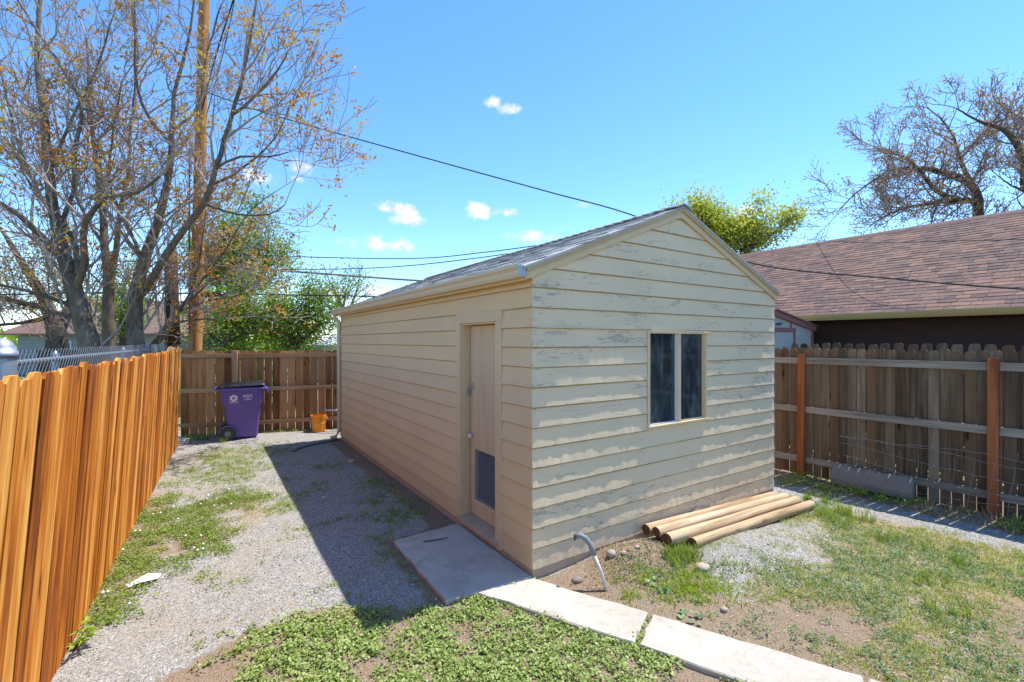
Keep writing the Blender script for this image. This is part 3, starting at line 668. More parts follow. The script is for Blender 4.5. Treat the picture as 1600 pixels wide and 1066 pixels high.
def shingles(parent, xe, ze, xr, zr, y0, y1, facing, mat, th, ref, expo=0.143, keep=300, ymin=-99, ymax=99):
    slope = Vector((xr - xe, 0, zr - ze)); Ls = slope.length; sd = slope.normalized()
    yd = Vector((0, -1, 0)) if xr > xe else Vector((0, 1, 0)); nn = yd.cross(sd)
    if nn.z < 0: yd = -yd; nn = -nn
    items = []; r = random.Random(5); row = 0; s = -.02
    ws = (.14, .2, .26, .33)
    while s < Ls - .05:
        y = y0 + r.uniform(-.2, 0)
        while y < y1:
            wi = r.randrange(4); w = ws[wi]
            yc = y + w / 2
            if y > y0 - .02 and y + w < y1 + .02:
                items.append((Vector((xe, yc, ze)) + sd * s + nn * .002, wi, th * r.choice((.55, .8, 1.0)), r.random(), r.uniform(-.006, .006)))
            y += w - .001
        s += expo; row += 1
    ref = Vector(ref)
    items.sort(key=lambda it: (it[0] - ref).length if ymin < it[0].y < ymax else 1e3 + (it[0] - ref).length)
    mats = {}
    R3 = Matrix((yd, sd, nn)).transposed()
    if R3.determinant() < 0: R3 = Matrix((-yd, sd, nn)).transposed()
    eul = R3.to_euler(); meshes = {}
    for p, wi, t, c, j in items[:keep]:
        key = (wi, t)
        if key not in meshes: meshes[key] = tab_mesh('shingle', ws[wi] - .004, expo + .03, t, mat)
        add('shingle', meshes[key], parent, p + sd * j, eul)
    rest = items[keep:]
    V = []; Fc = []; T = []
    base = np.array([(-.5, 0, 0), (.5, 0, 0), (.5, 1, 0), (-.5, 1, 0), (-.5, 0, 1), (.5, 0, 1), (.5, 1, .03), (-.5, 1, .03)])
    fa = np.array([(0, 1, 5, 4), (4, 5, 6, 7), (1, 2, 6, 5), (3, 0, 4, 7)]); Rm = np.array(R3)
    for i, (p, wi, t, c, j) in enumerate(rest):
        b = base * np.array([ws[wi] - .004, expo + .03, t]); V.append(b @ Rm.T + np.array(p + sd * j)); Fc.append(fa + 8 * i); T += [c] * 8
    if rest:
        org = np.array(WL[parent.name]); me = mesh_np('shingles', np.concatenate(V) - org, np.concatenate(Fc), mat, T)
        add('shingles', me, parent, WL[parent.name], kind='stuff')
build_shed()
mb = MB(); c = at(1000, 640, 4.9); 
rings = []
for z, r_ in ((1.062, .11), (1.10, .13), (1.17, .115), (1.23, .06), (1.26, .015)):
    rings.append([(3.80 + r_ * 1.2 * math.cos(a) * (1 + .2 * math.sin(3 * a)), SY0 + .36 + r_ * .7 * math.sin(a), z) for a in np.linspace(0, 2 * math.pi, 14)[:-1]])
mb.loft(rings); mb.build('sack', 'sack', smooth=True, label='pale crumpled sack on the shelf behind the left pane', cat='sack')
mb = MB(); rings = []
for z, r_ in ((1.062, .12), (1.2, .11), (1.42, .085), (1.55, .07), (1.60, .03)):
    rings.append([(4.36 + r_ * math.cos(a), SY0 + .38 + r_ * .8 * math.sin(a) * (1 + .15 * math.cos(2 * a)), z) for a in np.linspace(0, 2 * math.pi, 14)[:-1]])
mb.loft(rings); mb.build('cloth_bundle', 'sack', smooth=True, label='tall greyish cloth bundle standing behind the right pane', cat='bundle')

# ------------------------------------------------------------------ fences
def board_mesh(w, h, t, mat, top='dog', bow=0.0, ear=0.028, twist=0.0):
    mb = MB(); n = 6; pro = []
    a = w / 2
    if top == 'dog': cap = [(a, h - ear), (a - ear, h), (-a + ear, h), (-a, h - ear)]
    elif top == 'round': cap = [(a, h - .05), (a * .86, h - .018), (a * .45, h), (-a * .45, h), (-a * .86, h - .018), (-a, h - .05)]
    else: cap = [(a, h), (-a, h)]
    zs = [cap[0][1] * i / n for i in range(n)]
    def off(z): return bow * math.sin(math.pi * z / h), twist * (z / h - .5)
    right = [(a, z) for z in zs]; left = [(-a, z) for z in zs]
    V = []; F = []
    for (y) in (-t / 2, t / 2):
        for (x, z) in right + cap + left[::-1]:
            o, tw = off(z); V.append((x + o, y + tw * x * 8, z))
    m = len(V) // 2; L = m - 1
    for i in range(n):     # front/back strips: right i, i+1 ; left mirrored
        ri, rj = i, i + 1; li, lj = L - i, L - i - 1
        F.append((ri, rj, lj, li)); F.append((m + ri, m + li, m + lj, m + rj))
    F.append(tuple(range(n, m - n))); F.append(tuple(range(m + n, m + m - n))[::-1])
    for i in range(m): j = (i + 1) % m; F.append((i, m + i, m + j, j))
    mb.pts(V, F); return mb.mesh('board', mat)
def variants(n, w, h, t, mat, top, bow, tw=0.0):
    return [board_mesh(w * random.uniform(.97, 1.0), h + random.uniform(-.012, .012), t, mat, top, random.uniform(-bow, bow), twist=random.uniform(-tw, tw)) for _ in range(n)]

def stained_fence():
    f = empty('plank_fence', (-.7, 5, 0), label='orange stained upright plank fence leaning along the gravel strip', cat='fence')
    ms = variants(9, .139, 1.83, .019, 'fence_new', 'dog', .010, .003)
    ang = math.atan2(1, .042); y = -0.9; i = 0
    while y < 10.38:
        lean = .078 + (.035 - .078) * (y - 2) / 8.4; pit = .1425
        tilt = random.gauss(0, .0035)
        if abs(y - 3.99) < .075: tilt = -.013; pit = .155
        add('board', ms[random.randrange(9)], f, (fence_x(y) + random.uniform(-.003, .003), y, -.02 + random.uniform(-.012, .012)), (lean + random.gauss(0, .003), tilt, ang))
        y += pit; i += 1
    for z in (.35, 1.0, 1.6):
        mb = MB(); a = Vector((fence_x(-1), -1, z)); b = Vector((fence_x(10.3), 10.3, z)); o = lambda q, l: q + Vector((-.03 + z * l, 0, 0))
        a, b = o(a, .095), o(b, .033); d = b - a; mb.obox((a + b) / 2, d / 2, (.016, 0, 0), (0, 0, .042)); mb.build('rail', 'fence_new', f)
    y = -.6
    while y < 10.5:
        l = .078 + (.035 - .078) * (y - 2) / 8.4
        mb = MB(); mb.obox((fence_x(y) - .095 + .85 * l, y, .85), (.044, 0, 0), (0, .044, 0), (.85 * l, 0, .86)); mb.build('post', 'fence_new', f); y += 2.2
    mb = MB(); yy = 10.39; mb.box(fence_x(yy) - .10, fence_x(yy) + .03, yy + .02, yy + .11, -.05, 1.80); mb.build('post', 'fence_new', f, bevel=.004)
stained_fence()
BF0 = Vector((-.46, 10.95, 0)); BFD = Vector((1, -.16, 0)).normalized()
BF0 = Vector((-.44, 11.55, 0)); BFD = Vector((1, -.25, 0)).normalized()
def back_fence():
    f = empty('plank_fence', (1.2, 11.1, 0), label='brown upright plank fence with three rails behind the purple bin', cat='fence')
    ms = variants(6, .146, 1.77, .018, 'fence_back', 'dog', .006)
    nrm = Vector((BFD.y, -BFD.x, 0)); ang = math.atan2(BFD.y, BFD.x); s = .07
    if nrm.y > 0: nrm = -nrm
    while s < 6.2:
        p = BF0 + BFD * s - nrm * .02; add('board', ms[random.randrange(6)], f, (p.x, p.y, -.02 + random.uniform(-.01, .01)), (random.gauss(0, .003), random.gauss(0, .003), ang)); s += .152
    for z in (.22, .93, 1.645):
        for s0, s1 in ((0, .92), (1.02, 3.1), (3.22, 6.2)):
            mb = MB(); mb.obox((0, 0, 0), ((s1 - s0) / 2, 0, 0), (0, .019, 0), (0, 0, .044)); me = mb.mesh('rail', 'rail_brown')
            p = BF0 + BFD * (s0 + s1) / 2 + nrm * .011; add('rail', me, f, (p.x, p.y, z), (0, random.gauss(0, .002), ang))
    for s0 in (.97, 3.16, 5.6):
        mb = MB(); mb.box(-.05, .05, -.05, .05, -.06, 1.74); p = BF0 + BFD * s0 + nrm * .042; o = add('post', mb.mesh('post', 'post_brown'), f, (p.x, p.y, 0), (0, 0, ang))
back_fence()
def grey_fence():
    f = empty('plank_fence', (7.3, 2.3, 0), label='weathered grey scalloped fence on red-brown posts beside the gravel', cat='fence')
    ms = variants(8, .0985, 1.86, .017, 'fence_grey', 'round', .006, .004)
    ang = math.atan2(1, -.03); y = -2.6
    while y < 10.9:
        add('board', ms[random.randrange(8)], f, (rfence_x(y) + .032 + random.uniform(-.002, .002), y, -.01 + random.uniform(-.012, .012)), (-.0 + random.gauss(0, .003), random.gauss(0, .003), ang)); y += .1045 + random.choice((0, 0, .003))
    posts = [-2.6, -.64, 1.32, 3.28, 5.24, 7.2, 9.16, 10.9]
    for z in (.22, .95, 1.665):
        for a, b in zip(posts, posts[1:]):
            mb = MB(); mb.box(-(b - a) / 2 + .047, (b - a) / 2 - .047, -.019, .019, -.045, .045)
            yc = (a + b) / 2; add('rail', mb.mesh('rail', 'rail_grey'), f, (rfence_x(yc), yc, z), (0, random.gauss(0, .002), ang))
    for y in posts:
        mb = MB(); mb.box(-.046, .046, -.046, .046, -.1, 1.76); o = add('post', mb.mesh('post', 'post_red'), f, (rfence_x(y) - .030, y, 0), (.018, 0, ang)); b = o.modifiers.new('bevel', 'BEVEL'); b.width = .004; b.segments = 2
    g = empty('plank_fence', (9.25, .85, 0), label='second row of grey rounded pickets peeking over the weathered fence', cat='fence')
    ms = variants(6, .128, 1.905, .017, 'fence_grey', 'round', .004); y = -2.6
    while y < 4.3:
        add('board', ms[random.randrange(6)], g, (rfence_x(y) + 1.95, y, -.02 + random.uniform(-.01, .01) + .02), (0, random.gauss(0, .003), ang)); y += .172
    for z in (.35, 1.5):
        mb = MB(); mb.box(-3.4, 3.4, -.018, .018, -.04, .04); add('rail', mb.mesh('rail', 'rail_grey'), g, (rfence_x(.85) + 1.985, .85, z), (0, 0, ang))
grey_fence()

# ------------------------------------------------------------------ neighbour's house and playhouse
def neighbour_house():
    xe, ze, xr, zr, y0, y1 = 10.65, 2.50, 14.65, 4.76, -7.0, 13.5
    h = empty('house', (14, 3, 0), label='dark brown house with red-brown shingle roof beyond the grey fence', cat='house')
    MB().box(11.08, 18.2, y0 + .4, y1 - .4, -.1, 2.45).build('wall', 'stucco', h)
    sl = (zr - ze) / (xr - xe)
    mb = MB(); mb.extrude([(xe, y0, ze - .03), (xr, y0, zr - .03), (xr + 4, y0, ze - .03), (xr + 4, y0, ze), (xr, y0, zr), (xe, y0, ze)], (0, y1 - y0, 0)); roof = mb.build('roof', 'shingle_brown', h)
    MB().box(xe + .03, 11.079, y0 + .1, y1 - .1, ze - .135, ze - .12).build('soffit', 'stucco', h)
    mb = MB(); prof = [(0, 0), (0, -.115), (-.06, -.115), (-.085, -.07), (-.10, -.02), (-.10, .005), (-.09, .005), (-.09, -.01)]
    mb.extrude([(xe + .02 + a, y0, ze - .01 + b) for a, b in prof], (0, y1 - y0, 0)); mb.build('gutter', 'fascia', h)
    shingles(roof, xe - .02, ze - .01, xr, zr, y0, y1, 1, 'shingle_brown', .013, (0, 0, 2), keep=300, ymin=1.0, ymax=9)
    mb = MB(); mb.extrude([(xr - .12, y0, zr - .06), (xr, y0, zr + .012), (xr + .12, y0, zr - .06), (xr + .12, y0, zr - .05), (xr, y0, zr + .024), (xr - .12, y0, zr - .05)], (0, y1 - y0, 0)); mb.build('ridge_cap', 'shingle_brown', roof)
neighbour_house()
def playhouse():
    Y = 4.6; pk = (9.06, 2.50); xr, zr = 10.64, 2.23; xl = 2 * pk[0] - xr
    p = empty('garden_shed', (9.06, 5.3, 0), label='small pale garden shed with dusty pink trim behind the grey fence', cat='shed')
    mb = MB(); mb.extrude([(xl, Y, -.05), (xr, Y, -.05), (xr, Y, zr), (pk[0], Y, pk[1]), (xl, Y, zr)], (0, 1.6, 0)); mb.build('wall', 'play_wall', p)
    for a, b in (((xl - .06, zr - .01), (pk[0], pk[1])), ((pk[0], pk[1]), (xr + .06, zr - .01))):
        A = Vector((a[0], Y - .05, a[1])); B = Vector((b[0], Y - .05, b[1])); u = Vector((0, 0, 1))
        MB().extrude([A - u * .065, B - u * .065, B + u * .035, A + u * .035], (0, .045, 0)).build('rake_board', 'play_trim', p)
    mb = MB(); A = (xl - .1, Y - .08); 
    mb.extrude([(xl - .1, Y - .08, zr + .015), (pk[0], Y - .08, pk[1] + .04), (xr + .1, Y - .08, zr + .015), (xr + .1, Y - .08, zr + .04), (pk[0], Y - .08, pk[1] + .065), (xl - .1, Y - .08, zr + .04)], (0, 1.75, 0)); mb.build('roof', 'rooftan', p)
    MB().box(xr - .07, xr + .012, Y - .02, Y + .08, 0, zr - .05).build('corner_trim', 'play_trim', p)
    MB().box(xl - .012, xl + .07, Y - .02, Y + .08, 0, zr - .05).build('corner_trim', 'play_trim', p)
    dx0, dx1, dz = 9.02, 9.80, 2.13
    mb = MB(); mb.box(dx0 - .07, dx0, Y - .025, Y - .001, 0, dz); mb.box(dx1, dx1 + .07, Y - .025, Y - .001, 0, dz); mb.box(dx0 - .09, dx1 + .09, Y - .03, Y - .001, dz, dz + .08); mb.build('door_trim', 'play_trim', p)
    MB().box(dx0 + .005, dx1 - .005, Y - .015, Y - .0005, 0.02, dz - .005).build('door', 'play_wall', p)
    MB().box(9.70, 9.735, Y - .02, Y - .001, dz + .081, 2.36).build('batten', 'play_trim', p)
    mb = MB(); mb.tube([(9.16, Y - .002, 2.275), (9.16, Y - .05, 2.285), (9.18, Y - .07, 2.26)], [.018, .012, .03], 8); mb.tube([(9.27, Y - .002, 2.28), (9.27, Y - .04, 2.30), (9.29, Y - .05, 2.28)], [.012, .01, .016], 8); mb.build('lamp', 'black', p)
playhouse()

# ------------------------------------------------------------------ houses and car across the alley
def far_house():
    h = empty('house', at(150, 533, 27), label='low grey-blue house with brown gable roof behind the bare trees', cat='house')
    o = at(150, 533, 27); u = Vector((RT[0], RT[1], 0)); d = Vector((FW[0], FW[1], 0)); z = Vector((0, 0, 1)); o.z = 0
    def P(a, b, c): return o + u * a + d * b + z * c
    MB().extrude([P(-4.6, 0, 0), P(4.6, 0, 0), P(4.6, 6, 0), P(-4.6, 6, 0)], (0, 0, 2.35)).build('wall', 'housegrey', h)
    mb = MB(); mb.extrude([P(-5.1, -.6, 2.3), P(5.1, -.6, 2.3), P(3.6, 3, 4.5), P(-3.4, 3, 4.5)], z * .08); mb.extrude([P(-5.1, 6.6, 2.3), P(5.1, 6.6, 2.3), P(3.6, 3, 4.5), P(-3.4, 3, 4.5)], z * .08)
    mb.extrude([P(5.1, -.6, 2.3), P(5.1, 6.6, 2.3), P(3.6, 3, 4.5)], z * .08); mb.extrude([P(-5.1, -.6, 2.3), P(-5.1, 6.6, 2.3), P(-3.4, 3, 4.5)], z * .08)
    mb.build('roof', 'rooftan', h)
    for a in (-2.6, 1.2):
        mb = MB(); mb.extrude([P(a, -.02, .9), P(a + 1.2, -.02, .9), P(a + 1.2, -.02, 1.95), P(a, -.02, 1.95)], d * -.05); w = mb.build('window', 'white', h)
        MB().extrude([P(a + .08, -.08, .98), P(a + 1.12, -.08, .98), P(a + 1.12, -.08, 1.87), P(a + .08, -.08, 1.87)], d * -.01).build('pane', 'darkglass', w)
    h2 = empty('garage', at(520, 533, 23), label='pale roofed garage glimpsed between back fence and cream shed', cat='garage')
    o = at(520, 533, 23); o.z = 0
    MB().extrude([P(-.9, 0, 0), P(3.4, 0, 0), P(3.4, 6, 0), P(-.9, 6, 0)], (0, 0, 1.7)).build('wall', 'roofpale', h2)
    mb = MB(); mb.extrude([P(-1.2, -.4, 1.7), P(3.7, -.4, 1.7), P(3.7, 3, 3.0), P(.9, 3, 3.0)], z * .06); mb.extrude([P(-1.2, 6.4, 1.7), P(3.7, 6.4, 1.7), P(3.7, 3, 3.0), P(.9, 3, 3.0)], z * .06); mb.extrude([P(-1.2, -.4, 1.7), P(-1.2, 6.4, 1.7), P(.9, 3, 3.0)], z * .06); mb.build('roof', 'roofpale', h2)
far_house()
def car():
    c = at(38, 533, 17); c.z = 0
    e = empty('parked_car', c, (0, 0, -YAW + .3), label='white parked car half hidden behind the chain link fence', cat='car')
    def part(n, mb, m, par=e, **k): return add(n, mb.mesh(n, m, k.get('smooth', False)), par)
    prof = [(-2.1, .35), (-2.15, .75), (-2.0, .98), (-1.2, 1.05), (-.7, 1.62), (.9, 1.68), (1.5, 1.12), (2.15, 1.0), (2.2, .4)]
    mb = MB(); rings = [[(x, s * (.86 if z < 1.1 else .68), z) for x, z in prof] for s in (-1, 1)]; mb.loft(rings); o = part('body', mb, 'carwhite'); b = o.modifiers.new('bevel', 'BEVEL'); b.width = .06; b.segments = 3
    for s in (-1, 1):
        mb = MB(); y = s * .80; mb.extrude([(-1.0, y, 1.12), (1.2, y, 1.15), (.8, y * .9, 1.56), (-.62, y * .9, 1.52)], (0, s * .012, 0)); part('side_window', mb, 'darkglass')
    mb = MB(); mb.extrude([(-1.22, -.7, 1.09), (-1.22, .7, 1.09), (-.78, .62, 1.56), (-.78, -.62, 1.56)], (-.015, 0, .01)); part('windscreen', mb, 'darkglass')
    for x in (-1.35, 1.35):
        for y in (-.8, .8):
            mb = MB(); mb.tube([(x, y - .1, .33), (x, y + .1, .33)], .33, 18); w = part('wheel', mb, 'tyre'); part('rim', MB().tube([(x, y - .104, .33), (x, y + .104, .33)], .2, 14), 'steel', w)
    for y in (-.62, .62): part('headlight', MB().box(-2.17, -2.08, y - .17, y + .17, .72, .86), 'white')
car()
def dark_picket():
    f = empty('picket_fence', at(110, 533, 13), label='low dark picket fence across the alley behind the trees', cat='fence')
    a = at(60, 545, 14); b = at(250, 545, 13); a.z = b.z = 0; d = (b - a); n = 34; u = d.normalized()
    for i in range(n + 1):
        p = a + d * i / n; mb = MB(); mb.obox((p.x, p.y, .84), u * .05, Vector((-u.y, u.x, 0)) * .01, (0, 0, .84)); mb.build('picket', 'darkpicket', f)
    for z in (.5, 1.5): MB().obox(((a + b) / 2) + Vector((0, 0, z)), d / 2, Vector((-u.y, u.x, 0)) * .016, (0, 0, .04)).build('rail', 'darkpicket', f)
dark_picket()
def chain_link():
    y0, y1, xo = .5, 11.2, -.33; top = 1.86
    X = lambda y: fence_x(y) + xo
    f = empty('chain_link_fence', (X(5), 5, 0), label='galvanised chain link fence running just behind the stained fence', cat='fence')
    V = []; Fc = []
    def prism(p, q, r):
        p = Vector(p); q = Vector(q); t = (q - p).normalized(); u = t.cross(Vector((1, 0, 0))).normalized(); w = Vector((1, 0, 0)); n = len(V)
        for c in (p, q):
            for k in range(3): a = 2.094 * k; V.append(tuple(c + r * (math.cos(a) * u + math.sin(a) * w)))
        for k in range(3): Fc.append((n + k, n + (k + 1) % 3, n + 3 + (k + 1) % 3, n + 3 + k))
    s = y0 - top
    while s < y1 + top:
        for fam in (1, -1):
            a, b = (s, s + fam * top)
            t0, t1 = 0.0, 1.0
            for lim, sg in ((y0, 1), (y1, -1)):
                fa, fb = sg * (a - lim), sg * (b - lim)
                if fa < 0 and fb < 0: t0 = 2
                elif fa < 0: t0 = max(t0, fa / (fa - fb))
                elif fb < 0: t1 = min(t1, fa / (fa - fb))
            if t0 < t1 - .01:
                ya, yb = a + (b - a) * t0, a + (b - a) * t1
                prism((X(ya) + .003 * fam, ya, .0 + top * t0), (X(yb) + .003 * fam, yb, top * t1 + (.03 if t1 == 1 else 0)), .0024)
        s += .075
    org = np.array(WL[f.name]); add('mesh', mesh_np('mesh', np.array(V) - org, Fc, 'chain'), f, WL[f.name], kind='stuff')
    MB().tube([(X(y0) - .03, y0, 1.80), (X(y1) - .03, y1, 1.80)], .021, 8).build('top_rail', 'steel', f, smooth=True)
    for y in (5.4, 8.2, 11.1): MB().tube([(X(y) - .06, y, -.05), (X(y) - .06, y, 1.84), (X(y) - .06, y, 1.87)], [.024, .024, .005], 8).build('post', 'steel', f, smooth=True)
    c = at(2, 560, 2.42)
    p = empty('gate_post', (c.x, c.y, 0), label='thick galvanised post with domed cap above the fence at left edge', cat='post')
    r = .058
    mb = MB(); mb.tube([(c.x, c.y, -.05), (c.x, c.y, 1.885)], r, 20); mb.build('shaft', 'steel', p, smooth=False)
    mb = MB(); z = 1.86; mb.tube([(c.x, c.y, z), (c.x, c.y, z + .035), (c.x, c.y, z + .036), (c.x, c.y, z + .06), (c.x, c.y, z + .085), (c.x, c.y, z + .10), (c.x, c.y, z + .108)], [r + .006, r + .006, r, r * .92, r * .7, r * .4, .004], 20); mb.build('cap', 'steel', p, smooth=True)
chain_link()

# ------------------------------------------------------------------ utility poles and wires
def poles():
    b = at(302, 548, 11.2); t = at(318, 20, 11.2); b.z = -.2; d = (t - Vector((b.x, b.y, 1.7))); 
    top = Vector((b.x, b.y, 1.7)) + d * 1.35
    p = empty('utility_pole', (b.x, b.y, 0), label='tall orange-brown wooden utility pole behind the brown fence', cat='utility pole')
    n = 10; MB().tube([Vector((b.x, b.y, -.2)).lerp(top, i / n) for i in range(n + 1)], [.150 - .045 * i / n for i in range(n + 1)], 14).build('shaft', 'pole', p, smooth=True)
    u = Vector((RT[0], RT[1], 0)); c = Vector((b.x, b.y, 1.7)) + d * 1.22
    MB().obox(c - Vector((FW[0], FW[1], 0)) * .2, u * 1.2, Vector((FW[0], FW[1], 0)) * .05, (0, 0, .06)).build('crossarm', 'pole', p)
    for a in (-1.05, -.4, .4, 1.05):
        q = c - Vector((FW[0], FW[1], 0)) * .2 + u * a + Vector((0, 0, .06)); MB().tube([q, q + Vector((0, 0, .04)), q + Vector((0, 0, .07)), q + Vector((0, 0, .13))], [.015, .04, .045, .025], 8).build('insulator', 'cablegrey', p, smooth=True)
    mb = MB(); q = at(296, 462, 11.0); mb.tube([q + Vector((0, 0, -.9)), q + Vector((0, 0, 3.5))], .022, 6); mb.build('conduit', 'poledark', p)
    b = at(270, 540, 11.7); t = at(268, 392, 11.7)
    p = empty('old_pole', (b.x, b.y, 0), label='dark cut-off old pole stub left of the orange pole', cat='pole')
    MB().tube([(b.x, b.y, 0), (b.x, b.y, b.z)], [.16, .16], 12).build('foot', 'post_brown', p, smooth=True)
    MB().tube([(b.x, b.y, b.z - .02), ((b.x + t.x) / 2, (b.y + t.y) / 2, 2.8), (t.x - .02, t.y, t.z)], [.165, .15, .14], 12).build('shaft', 'poledark', p, smooth=True)
poles()
def wire(label, pts, r=.010, mat='cable', group=None):
    P = [at(*p) for p in pts]; Q = []
    for i in range(len(P) - 1):       # Catmull-Rom through the sag points
        p0, p1, p2, p3 = P[max(i - 1, 0)], P[i], P[i + 1], P[min(i + 2, len(P) - 1)]
        for k in range(8):
            t = k / 8; Q.append(.5 * ((2 * p1) + (p2 - p0) * t + (2 * p0 - 5 * p1 + 4 * p2 - p3) * t * t + (3 * p1 - p0 - 3 * p2 + p3) * t ** 3))
    Q.append(P[-1]); MB().tube(Q, r, 6).build('overhead_wire', mat, label=label, cat='wire', group='overhead wires')
wire('black service cable sweeping from the tall pole over the shed ridge', [(312, 140, 11), (420, 178, 10.8), (640, 240, 10), (850, 298, 9.2), (990, 337, 8.6), (1165, 409, 8.0), (1400, 436, 7.2), (1600, 452, 6.6), (1800, 462, 6.1)], .013)
wire('thin twin-strand wire crossing the upper part of the brown roof', [(1150, 358, 19), (1235, 371, 16), (1340, 379, 10.4), (1470, 377, 8.4), (1600, 374, 7.4), (1800, 366, 6.5)], .0065)
wire('upper of two thin wires leaving right of the pole toward the shed roof', [(312, 392, 11.1), (430, 400, 11), (640, 404, 10.6), (760, 394, 10.3), (870, 379, 10), (1060, 350, 9.6)], .011)
wire('lower of two thin wires leaving right of the pole toward the shed roof', [(312, 415, 11.1), (430, 421, 11), (600, 418, 10.6), (740, 404, 10.3), (840, 388, 10), (1060, 345, 9.6)], .011)
wire('thick grey cable running level from the pole to behind the shed', [(312, 413, 11.0), (400, 420, 10.9), (520, 429, 10.8), (660, 439, 10.6), (900, 452, 10.2)], .024, 'cablegrey')
wire('heavy black cable with a splice case at the pole', [(-60, 462, 11), (150, 458, 11), (312, 459, 11), (450, 461, 11.2), (620, 464, 11.4), (900, 470, 12)], .017)
wire('black cable dropping steeply through the bare branches beside the pole', [(375, -30, 9.4), (355, 30, 9.7), (335, 95, 10.2), (316, 170, 11)], .016)
wire('thin dark wire hanging left of the pole among the branches', [(-80, 398, 11), (100, 405, 11), (312, 412, 11)], .010)
wire('thin dark wire rising beside the pole toward the sky', [(320, 190, 11), (352, 70, 10), (372, -30, 9.3)], .009)
MB().tube([at(314, 460, 11), at(318, 460, 11), at(345, 461, 11), at(350, 461, 11)], [.03, .07, .07, .03], 10).build('splice_case', 'black', smooth=True, label='black splice case on the heavy cable right of the pole', cat='splice case')

# ------------------------------------------------------------------ trees
class Tubes:
    def __init__(s): s.V = []; s.F = []; s.n = 0
    def add(s, P, r, k):
        P = np.asarray(P, float); m = len(P); r = np.asarray(r, float)
        t = np.empty_like(P); t[1:-1] = P[2:] - P[:-2]; t[0] = P[1] - P[0]; t[-1] = P[-1] - P[-2]
        t /= np.linalg.norm(t, axis=1)[:, None] + 1e-9
        d = t[0] + .3 * t[-1]; ref = np.eye(3)[np.argmin(np.abs(d))]
        u = np.cross(t, ref); u /= np.linalg.norm(u, axis=1)[:, None] + 1e-9; w = np.cross(t, u)
        a = np.arange(k) * 2 * np.pi / k
        ring = P[:, None] + r[:, None, None] * (np.cos(a)[None, :, None] * u[:, None] + np.sin(a)[None, :, None] * w[:, None])
        s.V.append(ring.reshape(-1, 3)); i = np.arange(m - 1)[:, None] * k; j = np.arange(k)[None]; jn = (j + 1) % k
        s.F.append((np.stack([i + j, i + jn, i + k + jn, i + k + j], -1).reshape(-1, 4)) + s.n); s.n += m * k
    def build(s, name, mat, parent, **kk):
        if not s.V: return
        org = np.array(WL[parent.name]); return add(name, mesh_np(name, np.concatenate(s.V) - org, np.concatenate(s.F), mat, smooth=True), parent, WL[parent.name], **kk)
def nrm(v): return v / (np.linalg.norm(v) + 1e-9)
def leaves_np(P, L, W, rg, up=0.0, shape='rhomb', flat=0.5, tilt=None):
    n = len(P); yaw = rg.uniform(0, 2 * np.pi, n)
    tl = rg.normal(up, flat, n) if tilt is None else tilt
    d = np.stack([np.cos(yaw) * np.cos(tl), np.sin(yaw) * np.cos(tl), np.sin(tl)], 1); sv = np.stack([-np.sin(yaw), np.cos(yaw), np.zeros(n)], 1)
    roll = rg.normal(0, .5, n); nv = np.cross(d, sv); sv2 = sv * np.cos(roll)[:, None] + nv * np.sin(roll)[:, None]; nv = np.cross(d, sv2)
    SH = {'rhomb': [(0, 0, 0), (.45, .5, .06), (1, 0, -.05), (.45, -.5, .06)], 'round': [(0, 0, 0), (.22, .48, .10), (.72, .46, .12), (1, 0, .04), (.72, -.46, .12), (.22, -.48, .10)],
          'blade': [(0, .5, 0), (.55, .35, .0), (1, 0, -.18), (.55, -.35, .0), (0, -.5, 0)]}[shape]
    L = np.broadcast_to(L, n); W = np.broadcast_to(W, n)
    V = np.stack([P + (u * L)[:, None] * d + (v * W)[:, None] * sv2 + (w * L)[:, None] * nv for u, v, w in SH], 1)
    k = len(SH); Fc = np.arange(n * k).reshape(n, k)
    return V.reshape(-1, 3), Fc, k
def leaf_obj(name, P, L, W, mat, rg, parent=None, tint=None, up=.2, shape='rhomb', flat=.6, **kk):
    V, Fc, k = leaves_np(P, L, W, rg, up, shape, flat)
    t = rg.random(len(P)) if tint is None else np.clip(tint, 0, 1)
    org = np.array(WL[parent.name]) if parent else np.array([P[:, 0].mean(), P[:, 1].mean(), 0])
    me = mesh_np(name, V - org, Fc, mat, np.repeat(t, k))
    return add(name, me, parent, tuple(org), **kk)
def grow(rg, big, twg, tips, p, d, L, r, lev, maxlev, up=.10, wob=.22, kids=4.0, ratio=(.42, .68), thin=.012, rmin=.0062):
    seg = .16 if L < 1.2 else .28; n = max(3, int(L / seg)); P = [p]; step = L / n
    for i in range(n):
        d = nrm(d + rg.normal(0, wob, 3) * .55 + np.array([0, 0, up])); P.append(P[-1] + d * step)
    rr = np.linspace(r, max(r * .42, rmin * .8), n + 1); (big if r > thin else twg).add(P, rr, 6 if r > .03 else (4 if r > .011 else 3))
    if lev >= maxlev:
        tips.append((P[-1], d)); return
    nk = max(1, int(rg.poisson(kids * L * (1.25 if lev else 1)) + 1)); nk = min(nk, 7)
    for q in range(nk):
        t = rg.uniform(.22, 1.0); i = min(n - 1, int(t * n)); a = P[i] + (P[i + 1] - P[i]) * (t * n - i) if t < 1 else P[-1]
        tang = nrm(P[i + 1] - P[i]); s = rg.normal(0, 1, 3); s = nrm(s - tang * s.dot(tang)); nd = nrm(tang * .75 + s * rg.uniform(.5, .95) + np.array([0, 0, .18]))
        grow(rg, big, twg, tips, a, nd, max(.14, L * rg.uniform(*ratio)), max(rr[i] * rg.uniform(.5, .72), rmin), lev + 1, maxlev, up, wob, kids, ratio, thin, rmin)
    grow(rg, big, twg, tips, P[-1], d, max(.14, L * .5), max(rr[-1], rmin), lev + 1, maxlev, up, wob, kids, ratio, thin, rmin)
